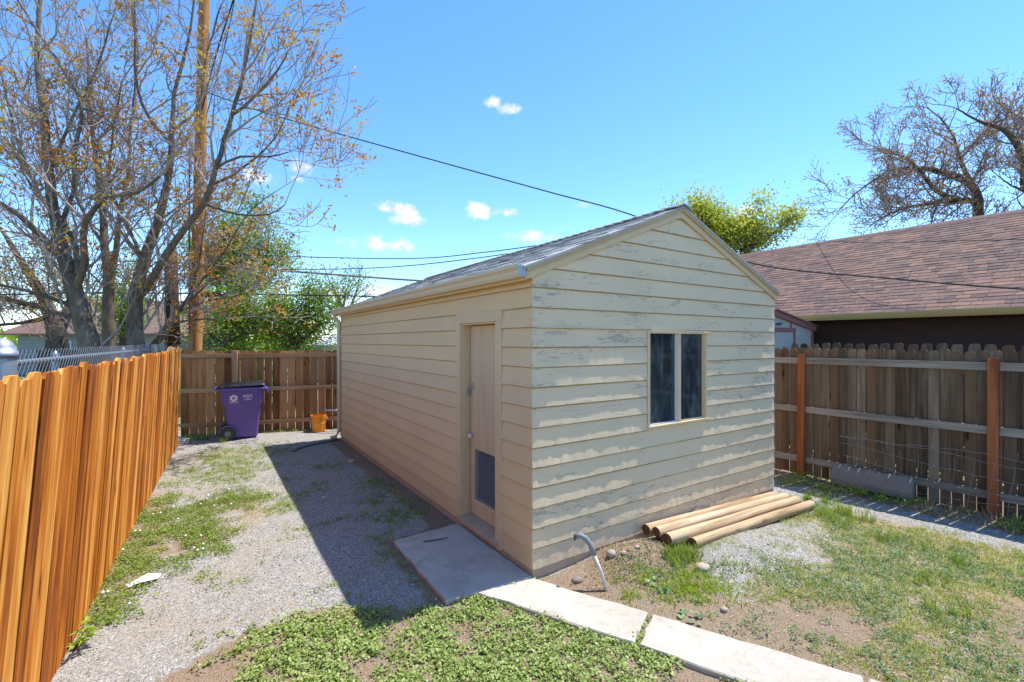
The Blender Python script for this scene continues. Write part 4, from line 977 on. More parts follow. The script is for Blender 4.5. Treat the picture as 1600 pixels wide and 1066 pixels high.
def limb_tree(name, label, limbs, seed, bark, twig, leafmat, spacing=.34, L0=(.8, 1.7), maxlev=3, leafL=.095, nleaf=10, group=None, start=.12, tipp=1.0, spread=.075, kids=3.2, thin=.012, sub_r=.024, cat='tree', rmin=.0062, wob=.30, up=.06, s0=2.0, rsc=1.0):
    """limbs: polylines of (px, py, depth, radius) describing the main stems of one tree"""
    rg = np.random.default_rng(seed)
    b = at(*limbs[0][0][:3]); t = empty(name, (b.x, b.y, 0), label=label, cat=cat, group=group)
    trunk = Tubes(); big = Tubes(); twg = Tubes(); tips = []
    for li, lm in enumerate(limbs):
        P0 = [np.array(at(*q[:3])) for q in lm]; r0 = [q[3] * rsc for q in lm]
        if li == 0 and P0[0][2] > .05: P0.insert(0, np.array([P0[0][0], P0[0][1], -.1])); r0.insert(0, r0[0] * 1.2)
        P = []; rr = []
        for i in range(len(P0) - 1):
            p0, p1, p2, p3 = P0[max(i - 1, 0)], P0[i], P0[i + 1], P0[min(i + 2, len(P0) - 1)]; m = max(2, int(np.linalg.norm(p2 - p1) / .22))
            for k in range(m):
                s = k / m; P.append(.5 * (2 * p1 + (p2 - p0) * s + (2 * p0 - 5 * p1 + 4 * p2 - p3) * s * s + (3 * p1 - p0 - 3 * p2 + p3) * s ** 3) + rg.normal(0, .006, 3)); rr.append(r0[i] + (r0[i + 1] - r0[i]) * s)
        P.append(P0[-1]); rr.append(r0[-1]); trunk.add(P, rr, 10 if r0[0] > .08 else 7)
        L = np.cumsum([0] + [np.linalg.norm(b - a) for a, b in zip(P, P[1:])]); s = L[-1] * start + rg.uniform(0, .2)
        if li == 0: s = max(s, s0)
        while s < L[-1]:
            i = min(len(P) - 2, int(np.searchsorted(L, s)) - 1); i = max(i, 0); a = P[i]; tang = nrm(P[i + 1] - P[i])
            v = rg.normal(0, 1, 3); v = nrm(v - tang * v.dot(tang)); d = nrm(tang * .55 + v * .8 + np.array([0, 0, .25]))
            grow(rg, big, twg, tips, a, d, rg.uniform(*L0) * (1 - .35 * s / L[-1]), min(sub_r, rr[i] * .6), 1, maxlev, kids=kids, thin=thin, rmin=rmin, wob=wob, up=up); s += spacing * rg.uniform(.6, 1.5)
        grow(rg, big, twg, tips, P[-1], nrm(P[-1] - P[-2]), rg.uniform(*L0), rr[-1], 1, maxlev, kids=kids, thin=thin, rmin=rmin, wob=wob, up=up)
    trunk.build('trunk', bark, t); big.build('branches', twig, t, kind='stuff'); twg.build('twigs', twig, t, kind='stuff')
    tips = [q for q in tips if rg.random() < tipp]
    if leafmat and tips:
        C = np.array([q[0] for q in tips]); P = np.repeat(C, nleaf, 0) + rg.normal(0, spread, (len(C) * nleaf, 3)); ct = np.repeat(rg.random(len(C)), nleaf)
        leaf_obj('crown', P, rg.uniform(.6, 1.3, len(P)) * leafL, rg.uniform(.35, .6, len(P)) * leafL, leafmat, rg, t, ct * .75 + rg.random(len(P)) * .25, kind='stuff')
    return t
GT = 'bare budding trees behind the stained fence'
limb_tree('tree', 'stout grey bare tree leaning left, leftmost of the near trunks', [
    [(142, 556, 8.6, .235), (130, 505, 8.6, .20), (118, 455, 8.6, .185), (100, 400, 8.7, .15), (88, 345, 8.8, .125), (76, 270, 9.0, .105), (70, 190, 9.2, .085), (58, 100, 9.4, .06), (62, 0, 9.6, .045), (70, -60, 9.7, .03)],
    [(112, 425, 8.6, .10), (70, 375, 8.4, .08), (30, 335, 8.1, .065), (-20, 305, 7.8, .05), (-60, 250, 7.6, .03)],
    [(118, 455, 8.6, .10), (132, 410, 8.3, .075), (128, 365, 8.2, .065), (142, 332, 8.1, .058), (168, 308, 8.0, .05), (215, 302, 7.9, .04), (250, 275, 7.8, .028)],
    [(122, 430, 8.6, .08), (118, 385, 8.8, .06), (100, 340, 8.9, .055), (115, 300, 8.9, .05), (118, 230, 9.0, .05), (128, 168, 9.0, .042), (95, 105, 9.1, .034), (60, 50, 9.2, .028), (20, -10, 9.3, .02)],
    [(128, 170, 9.0, .036), (150, 175, 9.0, .03), (178, 195, 8.9, .028), (200, 225, 8.9, .02)],
    [(118, 480, 8.6, .06), (70, 462, 8.3, .045), (20, 450, 8.0, .035), (-40, 440, 7.8, .025)],
    [(122, 495, 8.6, .06), (80, 488, 8.3, .04), (30, 470, 8.0, .03), (-30, 455, 7.7, .02)],
    [(88, 345, 8.8, .06), (60, 300, 9.1, .045), (30, 230, 9.4, .035), (10, 150, 9.6, .028), (-10, 60, 9.8, .02)],
    [(76, 270, 9.0, .05), (110, 190, 9.3, .035), (150, 110, 9.5, .028), (175, 30, 9.7, .02)],
    ], 3, 'bark', 'twig', 'bud', group=GT, tipp=.17, spacing=.40, rsc=.74, kids=2.7)
limb_tree('tree', 'slim straight grey bare tree, middle of the near trunks', [
    [(172, 556, 10.2, .17), (170, 490, 10.2, .155), (171, 440, 10.2, .14), (164, 385, 10.2, .10), (160, 330, 10.3, .085), (150, 250, 10.4, .06), (140, 150, 10.6, .04), (135, 60, 10.8, .025)],
    [(171, 440, 10.2, .10), (182, 390, 10.1, .075), (188, 330, 10.1, .06), (200, 270, 10.2, .045), (205, 190, 10.3, .035), (215, 100, 10.4, .025), (210, 0, 10.5, .02)],
    [(188, 335, 10.1, .04), (170, 280, 10.0, .03), (175, 220, 10.0, .025), (190, 130, 10.0, .02)],
    [(164, 385, 10.2, .05), (130, 330, 10.5, .035), (100, 250, 10.7, .028), (80, 150, 10.9, .02)],
    ], 5, 'bark', 'twig', 'bud', group=GT, tipp=.17, spacing=.48, rsc=.78, kids=2.7)
limb_tree('tree', 'forked grey bare tree, nearest to the orange pole', [
    [(213, 556, 9.0, .185), (210, 500, 9.0, .165), (212, 465, 9.0, .15), (224, 410, 9.1, .12), (246, 345, 9.2, .10), (262, 285, 9.3, .08), (268, 225, 9.4, .06), (272, 150, 9.5, .045), (295, 60, 9.7, .03), (305, -20, 9.8, .02)],
    [(212, 470, 9.0, .11), (240, 430, 8.8, .085), (276, 375, 8.7, .075), (318, 318, 8.6, .065), (338, 260, 8.5, .055), (362, 180, 8.5, .045), (385, 95, 8.5, .035), (398, 20, 8.5, .025), (405, -40, 8.5, .02)],
    [(362, 180, 8.5, .035), (400, 150, 8.4, .026), (435, 110, 8.3, .02), (450, 80, 8.3, .012)],
    [(338, 262, 8.5, .035), (375, 245, 8.4, .026), (420, 245, 8.3, .02), (450, 238, 8.2, .012)],
    [(330, 290, 8.6, .032), (380, 262, 8.8, .024), (430, 215, 8.9, .02), (462, 145, 9.0, .012)],
    [(318, 318, 8.6, .032), (370, 335, 8.5, .024), (420, 335, 8.4, .018), (445, 320, 8.4, .011)],
    [(268, 225, 9.4, .045), (230, 180, 9.3, .036), (212, 120, 9.2, .03), (210, 40, 9.1, .022), (200, -40, 9.1, .018)],
    [(268, 205, 9.4, .04), (310, 165, 9.5, .03), (322, 90, 9.6, .025), (345, 10, 9.6, .018)],
    [(224, 410, 9.1, .05), (195, 345, 9.3, .035), (165, 300, 9.4, .028), (155, 230, 9.5, .02)],
    ], 8, 'bark', 'twig', 'bud', group=GT, tipp=.27, spacing=.36, rsc=.8, kids=2.7)
limb_tree('tree', 'thin crooked leaning stem with pale twigs at the fence corner', [
    [(236, 556, 9.6, .10), (252, 525, 9.6, .09), (275, 492, 9.7, .075), (300, 455, 9.8, .04), (312, 400, 9.9, .028), (322, 330, 10, .018)],
    [(285, 485, 9.7, .03), (325, 470, 9.5, .022), (370, 462, 9.3, .016), (400, 440, 9.2, .01)],
    [(275, 492, 9.7, .03), (330, 440, 9.9, .02), (385, 400, 10, .014), (410, 375, 10, .01)],
    [(290, 470, 9.7, .026), (345, 400, 9.6, .02), (390, 330, 9.5, .014), (430, 300, 9.5, .01)],
    [(262, 508, 9.6, .03), (300, 500, 9.4, .02), (350, 500, 9.3, .014)],
    ], 13, 'bark', 'twig', 'bud', group=GT, tipp=.3, spacing=.28, rsc=.85, kids=2.6, L0=(.5, 1.0))
limb_tree('tree', 'rust-leaved tree on a stocky trunk at the far left', [
    [(88, 548, 15, .38), (88, 520, 15, .34), (70, 470, 15, .22), (40, 420, 15, .14), (10, 370, 15, .08)],
    [(88, 525, 15, .25), (110, 470, 15.4, .14), (105, 410, 15.6, .08), (90, 370, 15.7, .05)],
    [(75, 480, 15, .16), (20, 470, 14.6, .10), (-40, 440, 14.3, .06)],
    [(80, 495, 15, .12), (30, 505, 14.4, .07), (-30, 510, 14, .05)]], 21, 'barkdark', 'twigdark', 'rustleaf', tipp=.9, spacing=.3, L0=(1.0, 1.9), leafL=.11, nleaf=6, spread=.12, maxlev=3, rsc=.75)
# right-hand bare trees behind the brown roof
limb_tree('tree', 'wide bare tree with pinkish buds above the brown roof', [
    [(1528, 345, 24, .40), (1528, 310, 24, .36), (1512, 285, 24, .30), (1470, 270, 23.6, .22), (1430, 262, 23.2, .17), (1390, 268, 22.8, .11), (1340, 300, 22.4, .06), (1310, 330, 22.2, .035)],
    [(1528, 315, 24, .28), (1500, 312, 23.5, .22), (1465, 300, 23, .18), (1440, 270, 22.8, .14), (1420, 250, 22.6, .10), (1395, 240, 22.4, .06), (1372, 232, 22.3, .04)],
    [(1520, 292, 24, .22), (1500, 250, 24.2, .16), (1490, 215, 24.4, .11), (1470, 185, 24.5, .07)],
    [(1500, 316, 23.8, .16), (1450, 318, 23.2, .11), (1400, 330, 22.8, .08), (1370, 345, 22.5, .05)],
    [(1480, 300, 23.6, .12), (1460, 330, 23, .08), (1455, 350, 22.8, .05)],
    [(1500, 250, 24.2, .12), (1530, 215, 24.4, .09), (1560, 190, 24.5, .05)]], 31, 'barkdark', 'twigdark', 'pinkbud', group='bare trees behind the brown roof', tipp=.85, spacing=.36, L0=(1.1, 2.3), leafL=.13, nleaf=4, spread=.10, thin=.03, sub_r=.045, kids=2.4, rmin=.012, rsc=.55, up=.01)
limb_tree('tree', 'dark bare tree cut by the right frame edge above the roof', [
    [(1612, 330, 22, .42), (1605, 290, 22, .36), (1596, 240, 22, .28), (1570, 205, 21.8, .18), (1530, 190, 21.5, .10), (1495, 170, 21.3, .05)],
    [(1600, 260, 22, .24), (1620, 215, 22, .16), (1600, 190, 22, .10), (1575, 172, 22, .05)],
    [(1596, 240, 22, .2), (1650, 215, 22, .14), (1690, 180, 22, .08)],
    [(1604, 300, 22, .12), (1580, 290, 21.5, .07), (1560, 275, 21.3, .04)]], 37, 'barkdark', 'twigdark', 'pinkbud', group='bare trees behind the brown roof', tipp=.85, spacing=.36, L0=(1.1, 2.2), leafL=.13, nleaf=4, spread=.10, thin=.03, sub_r=.045, kids=2.4, rmin=.012, rsc=.52, up=.01)
limb_tree('tree', 'yellow-green leafing tree behind the shed gable', [
    [(1150, 470, 21, .30), (1150, 420, 21, .24), (1125, 390, 21, .16), (1108, 362, 21, .10), (1098, 340, 21, .05)],
    [(1150, 415, 21, .16), (1175, 385, 20.8, .12), (1196, 374, 20.6, .08), (1212, 362, 20.5, .04)],
    [(1160, 398, 21, .12), (1165, 378, 21, .09), (1172, 358, 21, .05)],
    [(1130, 390, 21, .10), (1100, 382, 21.3, .08), (1078, 360, 21.5, .05)]], 41, 'barkdark', 'twigdark', 'yellowleaf', tipp=.8, spacing=.16, L0=(.7, 1.25), leafL=.18, nleaf=24, spread=.28, thin=.03, sub_r=.045, kids=2.6, rmin=.012)
GG = 'green trees beyond the brown fence'
limb_tree('tree', 'tall loose green tree right of the orange pole', [
    [(365, 552, 17, .14), (368, 500, 17, .11), (372, 450, 17, .08), (380, 400, 17, .07), (385, 365, 17, .03)],
    [(368, 500, 17, .1), (340, 450, 17.3, .07), (330, 400, 17.4, .04)], [(370, 480, 17, .1), (405, 440, 16.8, .06), (415, 400, 16.7, .03)], [(372, 450, 17, .06), (350, 400, 17, .04), (350, 370, 17, .02)]],
    51, 'barkdark', 'twigdark', 'greenleaf', group=GG, tipp=.95, spacing=.17, L0=(.8, 1.5), leafL=.12, nleaf=20, spread=.20, kids=2.6, s0=.8)
limb_tree('tree', 'low bright green bushy tree left of the shed corner', [
    [(465, 552, 14.5, .08), (467, 530, 14.5, .07), (470, 505, 14.5, .05), (480, 490, 14.5, .04)],
    [(466, 540, 14.5, .08), (435, 515, 14.3, .05), (415, 500, 14.2, .03)], [(467, 535, 14.5, .08), (495, 512, 14.8, .05), (510, 495, 14.9, .03)], [(466, 545, 14.5, .06), (450, 520, 14, .04), (455, 500, 13.9, .02)]],
    53, 'barkdark', 'twigdark', 'greenleaf', group=GG, tipp=1, spacing=.11, L0=(.6, 1.15), leafL=.10, nleaf=20, spread=.18, kids=2.8, start=.1, s0=.5)
limb_tree('tree', 'light green shrub showing over the brown fence beside the pole', [
    [(350, 555, 13.5, .10), (352, 535, 13.5, .08), (362, 515, 13.5, .05), (372, 500, 13.5, .03)],
    [(352, 540, 13.5, .05), (330, 525, 13.4, .04), (322, 510, 13.4, .02)], [(353, 535, 13.5, .05), (385, 520, 13.5, .04), (400, 512, 13.5, .02)]],
    57, 'barkdark', 'twigdark', 'greenleaf', group=GG, tipp=1, spacing=.11, L0=(.55, 1.0), leafL=.095, nleaf=18, spread=.17, kids=2.8, start=.1, s0=.5)
limb_tree('tree', 'small distant bare tree above the back fence left of the shed', [
    [(535, 545, 30, .22), (537, 500, 30, .18), (530, 470, 30, .11), (518, 445, 30, .05)], [(537, 500, 30, .12), (552, 470, 30, .08), (560, 445, 30, .04)], [(536, 485, 30, .09), (540, 455, 30, .05)], [(530, 480, 30, .07), (505, 465, 30, .04)]],
    61, 'barkdark', 'twigdark', 'rustleaf', tipp=.35, spacing=.5, L0=(.9, 1.7), leafL=.12, nleaf=3, thin=.03, sub_r=.045, kids=2.0)
limb_tree('tree', 'dark evergreen-looking tree glimpsed between the two straight trunks', [
    [(195, 552, 19, .2), (195, 500, 19, .14), (193, 460, 19, .06)], [(195, 520, 19, .08), (225, 490, 19, .05)], [(195, 510, 19, .08), (160, 480, 19, .05)]],
    67, 'barkdark', 'twigdark', 'greenleaf', tipp=1, spacing=.2, L0=(.7, 1.2), leafL=.13, nleaf=14, spread=.2, kids=2.6, start=.2)

def treeline():
    rg = np.random.default_rng(77); C = []; S = []
    for i in range(210):
        az = rg.uniform(0, 2 * np.pi); d = rg.uniform(48, 75); h = rg.uniform(2.2, 4.6) * (1.5 if rg.random() < .12 else 1); k = 130
        p = rg.normal(0, 1, (k, 3)); p /= np.linalg.norm(p, axis=1)[:, None]; p *= rg.uniform(.55, 1.0, (k, 1))
        C.append(np.stack([d * math.sin(az) + p[:, 0] * 2.6, d * math.cos(az) + p[:, 1] * 2.6, h * .5 + p[:, 2] * h * .5], 1)); S.append(np.full(k, rg.random()))
    P = np.concatenate(C); t = np.concatenate(S) * .6 + rg.random(len(P)) * .4
    leaf_obj('distant_trees', P, rg.uniform(.5, .95, len(P)), rg.uniform(.35, .6, len(P)), 'greenleaf', rg, None, t, label='far band of green trees along the horizon', kind='stuff')
treeline()

# ------------------------------------------------------------------ bin, bucket and yard things
def rrect(hx, hy, z, cx=0, cy=0, n=6, r=.22):
    out = []; rr = min(hx, hy) * r * 2 * .5
    for qx, qy, a0 in ((1, 1, 0), (-1, 1, 90), (-1, -1, 180), (1, -1, 270)):
        for k in range(n): a = R(a0 + 90 * k / (n - 1)); out.append((cx + qx * (hx - rr) + rr * math.cos(a), cy + qy * (hy - rr) + rr * math.sin(a), z))
    return out
def bin_():
    e = empty('wheelie_bin', (.60, 10.86, hgt(.6, 10.86) + .0), (0, 0, -.05), label='purple recycling bin with black lid and white emblem by the back fence', cat='bin')
    def part(n, mb, m, par=e, smooth=False, bev=0):
        o = add(n, mb.mesh(n, m, smooth), par)
        o.location = (0, 0, 0)
        if bev: b = o.modifiers.new('bevel', 'BEVEL'); b.width = bev; b.segments = 2; b.limit_method = 'ANGLE'
        return o
    H = [(z_, a_ * .93, b_, c_) for z_, a_, b_, c_ in (lambda *q: q)(*[(.03, .25, .235, .03), (.06, .265, .25, .03), (.35, .305, .275, .02), (.66, .345, .30, .01), (.685, .375, .315, .0), (.80, .385, .325, 0), (.985, .41, .345, 0)])]
    mb = MB(); mb.loft([rrect(hx, hy, z, cx) for z, hx, hy, cx in H]); part('body', mb, 'purple', smooth=False, bev=.006)
    mb = MB(); mb.loft([rrect(.381, .345, .975), rrect(.415, .375, .975), rrect(.422, .38, 1.0), rrect(.415, .375, 1.03), rrect(.381, .345, 1.03)]); part('rim', mb, 'purple', bev=.004)
    mb = MB(); mb.extrude([(.40, -.30, 1.0), (.46, -.30, .99), (.48, -.30, .93), (.46, -.30, .88), (.43, -.30, .92)], (0, .60, 0)); part('front_lip', mb, 'purple', bev=.006)
    mb = MB(); L = [rrect(.41, .37, 1.034), rrect(.425, .385, 1.045), rrect(.41, .37, 1.07), rrect(.32, .28, 1.095, .03)]
    L = [[(x, y, z + .035 * (x + .45)) for x, y, z in r_] for r_ in L]; mb.loft(L); part('lid', mb, 'black', bev=.005)
    mb = MB(); mb.tube([(-.41, -.26, 1.01), (-.47, -.26, 1.02), (-.47, .26, 1.02), (-.41, .26, 1.01)], .016, 8); part('handle', mb, 'purple', smooth=True)
    for s in (-1, 1):
        mb = MB(); mb.tube([(-.245, s * .235, .13), (-.245, s * .30, .13)], .13, 20); w = part('wheel', mb, 'black'); mb = MB(); mb.tube([(-.245, s * .232, .13), (-.245, s * .304, .13)], .055, 12); part('hub', mb, 'pvcgrey', w)
        mb = MB(); n = 14; out = [(-.245 + .165 * math.cos(a), s * .262, .13 + .165 * math.sin(a)) for a in np.linspace(R(-25), R(175), n)]; inn = [(-.245 + .145 * math.cos(a), s * .262, .13 + .145 * math.sin(a)) for a in np.linspace(R(175), R(-25), n)]
        mb.extrude(out + inn, (0, s * .05, 0)); part('wheel_arch', mb, 'purple')
    def hw(z): return .325 + (.345 - .325) * (z - .80) / .185 if z > .8 else .315 + .01 * (z - .685) / .115
    def poly(mb, pts): mb.extrude([(x, -hw(z) - .0075, z) for x, z in pts], (0, .0035, 0))
    mb = MB(); cx, cz, ro, ri = -.145, .832, .068, .026       # ring of six petals around a dark centre
    for k in range(6):
        a = R(60 * k + 30); b0, b1 = a - R(27), a + R(27)
        poly(mb, [(cx + ri * math.cos(b0), cz + ri * math.sin(b0)), (cx + ro * math.cos(b0), cz + ro * .92 * math.sin(b0)), (cx + ro * 1.04 * math.cos(a), cz + ro * .96 * math.sin(a)), (cx + ro * math.cos(b1), cz + ro * .92 * math.sin(b1)), (cx + ri * math.cos(b1), cz + ri * math.sin(b1))])
    part('emblem', mb, 'white')
    mb = MB(); r = random.Random(4)
    def line(x0, x1, z, h):
        x = x0
        while x < x1: w = r.uniform(.010, .019); poly(mb, [(x, z), (x + w, z), (x + w, z + h), (x, z + h)]); x += w + r.choice((.003, .003, .009))
    for x0, x1, z, h in ((.015, .165, .872, .016), (.01, .165, .842, .016), (.06, .115, .812, .014), (.035, .155, .782, .015), (-.22, -.07, .752, .014), (-.21, -.075, .732, .007)): line(x0, x1, z, h)
    part('printed_lines', mb, 'white')
bin_()
def bucket():
    c = (2.02, 10.62); z0 = float(hgt(*c)); e = empty('bucket', (c[0], c[1], z0), label='orange plastic bucket standing by the far shed corner', cat='bucket')
    def ring(r, z): return [(c[0] + r * math.cos(a), c[1] + r * math.sin(a), z0 + z) for a in np.linspace(0, 2 * math.pi, 25)[:-1]]
    MB().loft([ring(.132, 0), ring(.148, .27), ring(.157, .272), ring(.158, .285), ring(.150, .287), ring(.152, .31), ring(.161, .312), ring(.163, .352), ring(.157, .354), ring(.152, .33), ring(.130, .02)], cap=True).build('pail', 'orange', e)
    a = [(c[0] + .165 * math.cos(t), c[1] - .02 - .13 * math.sin(t), z0 + .30 - .12 * math.sin(t)) for t in np.linspace(0, math.pi, 13)]
    MB().tube(a, .003, 5).build('handle', 'wiresteel', e)
bucket()
MB().tube([at(500, 640, 10.35), at(512, 641, 10.3), at(545, 641, 10.2)], .022, 8).build('pipe', 'pvc', smooth=True, label='white plastic pipe end resting above the orange bucket', cat='pipe')
P = [(2.12, 9.42), (1.9, 9.32), (1.6, 9.22), (1.34, 9.0), (1.26, 8.86)]
MB().tube([(x, y, float(hgt(x, y)) + .03) for x, y in P], .028, 8).build('drain_hose', 'pvcgrey', smooth=True, label='dark drain hose lying from the far shed corner onto gravel', cat='hose')
def logs():
    L = [('topmost-back peeled log lying against the shed wall', 3.50, 5.80, 2.965, 2.95, .148, .052, .050),
         ('greyish second log from the shed wall in the stack', 3.52, 5.88, 2.862, 2.84, .156, .057, .047),
         ('thick front log on top of the stack, reddish cut end', 3.54, 5.90, 2.755, 2.725, .122, .040, .053),
         ('outermost log at ground level, its end sunk in gravel', 3.78, 5.98, 2.655, 2.600, .062, .012, .050),
         ('dark-ended lower log tucked under the stack', 3.56, 4.9, 2.86, 2.86, .055, .0, .048)]
    for lab, x0, x1, y0, y1, z0, z1, r in L:
        g0, g1 = .0, .0
        a = Vector((x0, y0, z0 + g0)); b = Vector((x1, y1, z1 + g1)); d = b - a; n = 14
        o = empty('log', (x0, y0, 0), label=lab, cat='log', group='peeled logs stacked along the shed wall')
        rr = [r * (1 + .02 * math.sin(i * .7 + x0 * 9) + random.uniform(-.012, .012)) for i in range(n + 1)]
        mb = MB(); mb.tube([a + d * i / n + Vector((0, .003 * math.sin(i * .6 + x0), .002 * math.sin(i * .8))) for i in range(n + 1)], rr, 14, False); mb.build('shaft', 'log', o, smooth=True)
        u = d.normalized()
        for q, s, rq in ((a, 1, rr[0]), (b, -1, rr[-1])):
            mb = MB(); mb.tube([q + u * .004 * s, q - u * .004 * s], [rq * .985, rq * .90], 14); mb.build('cut_end', 'logend', o)
logs()
def conduit():
    b = Vector((2.60, 2.56, 0)); t = Vector((2.55, 2.69, .285)); e = empty('pipe_stub', (b.x, b.y, 0), label='leaning pale pipe with grey elbow fitting beside the shed wall', cat='pipe')
    MB().tube([b + Vector((0, 0, -.05)), b.lerp(t, .5), t], [.0145, .014, .0135], 10).build('pipe', 'pvc', e, smooth=True)
    d = (t - b).normalized()
    MB().tube([t - d * .03, t - d * .029, t + d * .06, t + d * .10 + Vector((-.012, .01, 0)), t + d * .12 + Vector((-.045, .035, .004)), t + d * .11 + Vector((-.075, .055, -.004))], [.016, .021, .021, .022, .021, .022], 12).build('elbow', 'pvcgrey', e, smooth=True)
    q = t + d * .11 + Vector((-.075, .055, -.004)); MB().tube([q - Vector((.001, -.001, 0)), q + Vector((-.012, .009, 0))], [.026, .026], 12).build('collar', 'black', e)
conduit()
def rock(x, y, r, lab, mat='stone', sq=.7, name='rock'):
    rg = np.random.default_rng(int(x * 100 + y * 991)); V = []; n, m = 9, 6
    c = np.array([x, y, float(hgt(x, y)) + r * sq * .45]); rings = []
    for j in range(m + 1):
        th = math.pi * j / m; rings.append([tuple(c + np.array([math.sin(th) * math.cos(2 * math.pi * k / n), math.sin(th) * math.sin(2 * math.pi * k / n) * .85, math.cos(th) * sq]) * r * (1 + rg.normal(0, .09) if 0 < j < m else 1)) for k in range(n)])
    MB().loft(rings, False).build(name, mat, smooth=True, label=lab, cat='rock', group='loose stones')
rock(2.93, 2.86, .045, 'round tan stone on the dirt mound by the shed', sq=.85); rock(3.02, 2.80, .028, 'small tan stone right of the round one on the mound')
rock(3.50, 2.36, .065, 'flat reddish stone among yellow-green grass', sq=.5); rock(3.19, 2.80, .026, 'small pale stone on the middle of the dirt mound')
rock(1.92, 7.55, .06, 'angular pale stone by the shed wall in shade'); rock(3.12, 1.93, .03, 'small grey stone on bare soil right of the path', 'pebble' if False else 'stone')
rock(2.5, 2.82, .05, 'low clod-like stone at the shed corner', 'block', .5)
mb = MB(); z = float(hgt(-.42, 4.72)) + .012
mb.pts([(-.52, 4.68, z), (-.44, 4.66, z + .03), (-.33, 4.70, z + .012), (-.31, 4.76, z + .02), (-.40, 4.77, z + .045), (-.50, 4.75, z + .01), (-.42, 4.71, z + .02)], [(0, 1, 6), (1, 2, 6), (2, 3, 6), (3, 4, 6), (4, 5, 6), (5, 0, 6)])
o = mb.build('paper_scrap', 'white', label='crumpled white scrap on the gravel near the stained fence', cat='scrap'); s = o.modifiers.new('solid', 'SOLIDIFY'); s.thickness = .004
def block():
    x0, y0, x1, y1 = 7.19, 2.84, 7.25, 1.98; a = Vector((x0, y0, 0)); b = Vector((x1, y1, 0)); d = b - a; n = Vector((-1, -.05, 0)); rings = []
    for i in range(9):
        c = a + d * i / 8; k = .01 * math.sin(i * 2.1)
        rings.append([c + n * p + Vector((0, 0, q + k)) for p, q in ((.0, .0), (.12, .0), (.13, .10), (.09, .23), (.03, .28), (-.01, .24))])
    MB().loft(rings).build('stone_block', 'block', smooth=False, bevel=.02, label='long rough grey stone block lying along the grey fence foot', cat='block')
block()
def hog_wire():
    f = empty('wire_mesh', (7.0, 1.8, 0), label='loose bent wire mesh slumped against the weathered grey fence', cat='wire mesh')
    rg = np.random.default_rng(5); X = lambda y, z: rfence_x(y) - .12 - .10 * z - .05 * math.sin(y * 2.3 + z * 3)
    for j, z in enumerate((.10, .26, .42, .56, .60)):
        P = []
        for y in np.arange(.2, 2.75, .09): P.append((X(y, z) + rg.normal(0, .008), y, z + .05 + .05 * math.sin(y * 2.4 + j) + .07 * sstep(2.0, 2.7, y) + rg.normal(0, .006)))
        MB().tube(P, .0032, 4).build('strand', 'cablegrey', f)
    y = .2
    while y < 2.7:
        P = [(X(y, z) + rg.normal(0, .01), y + .03 * math.sin(z * 5 + y), z) for z in np.linspace(.0, .6, 7)]; MB().tube(P, .0026, 4).build('stay', 'cablegrey', f); y += .16
hog_wire()
MB().tube([(1.72, 4.12, .041), (1.84, 4.08, .046), (1.95, 4.07, .042)], [.006, .006, .003], 5).build('stick', 'barkdark', label='small dark stick lying on the shaded concrete stoop', cat='stick')

# ------------------------------------------------------------------ ground plants and litter
def scatter(rg, n, x0, x1, y0, y1, dens, thr_seed=0, freq=3.0, sharp=(.40, .56), ok=.02):
    """n candidate points kept with a patchy probability"""
    x = rg.uniform(x0, x1, n); y = rg.uniform(y0, y1, n)
    p = dens(x, y); nz = fbm(x * freq, y * freq, thr_seed, 4)
    keep = rg.random(n) < np.clip(p, 0, 1) * sstep(sharp[0], sharp[1], nz + .22 * (p - .5))
    keep &= (path_dist(x, y) > ok) & (x > fence_x(y) + .015) & (x < rfence_x(y) - .02)
    keep &= ~((x > SX0 - .02) & (x < SX1 + .02) & (y > SY0 - .02) & (y < SY1 + .02))
    return x[keep], y[keep]
def clumps(rg, x, y, per, rad, hmax):
    """leaf positions spread in low domes round clump centres"""
    k = rg.poisson(per, len(x)) + 2; X = np.repeat(x, k); Y = np.repeat(y, k); q = rad * np.sqrt(rg.random(len(X))); a = rg.uniform(0, 2 * np.pi, len(X)); sz = np.repeat(rg.uniform(.5, 1.25, len(x)), k)
    px, py = X + q * sz * np.cos(a), Y + q * sz * np.sin(a); h = hmax * sz * (1 - .7 * (q / rad) ** 2) * rg.uniform(.25, 1.0, len(X))
    ci = np.repeat(rg.random(len(x)), k)
    keep = path_dist(px, py) > -.035
    px, py, h, ci = px[keep], py[keep], h[keep], ci[keep]
    return np.stack([px, py, hgt(px, py) + h + .004], 1), ci, h / hmax
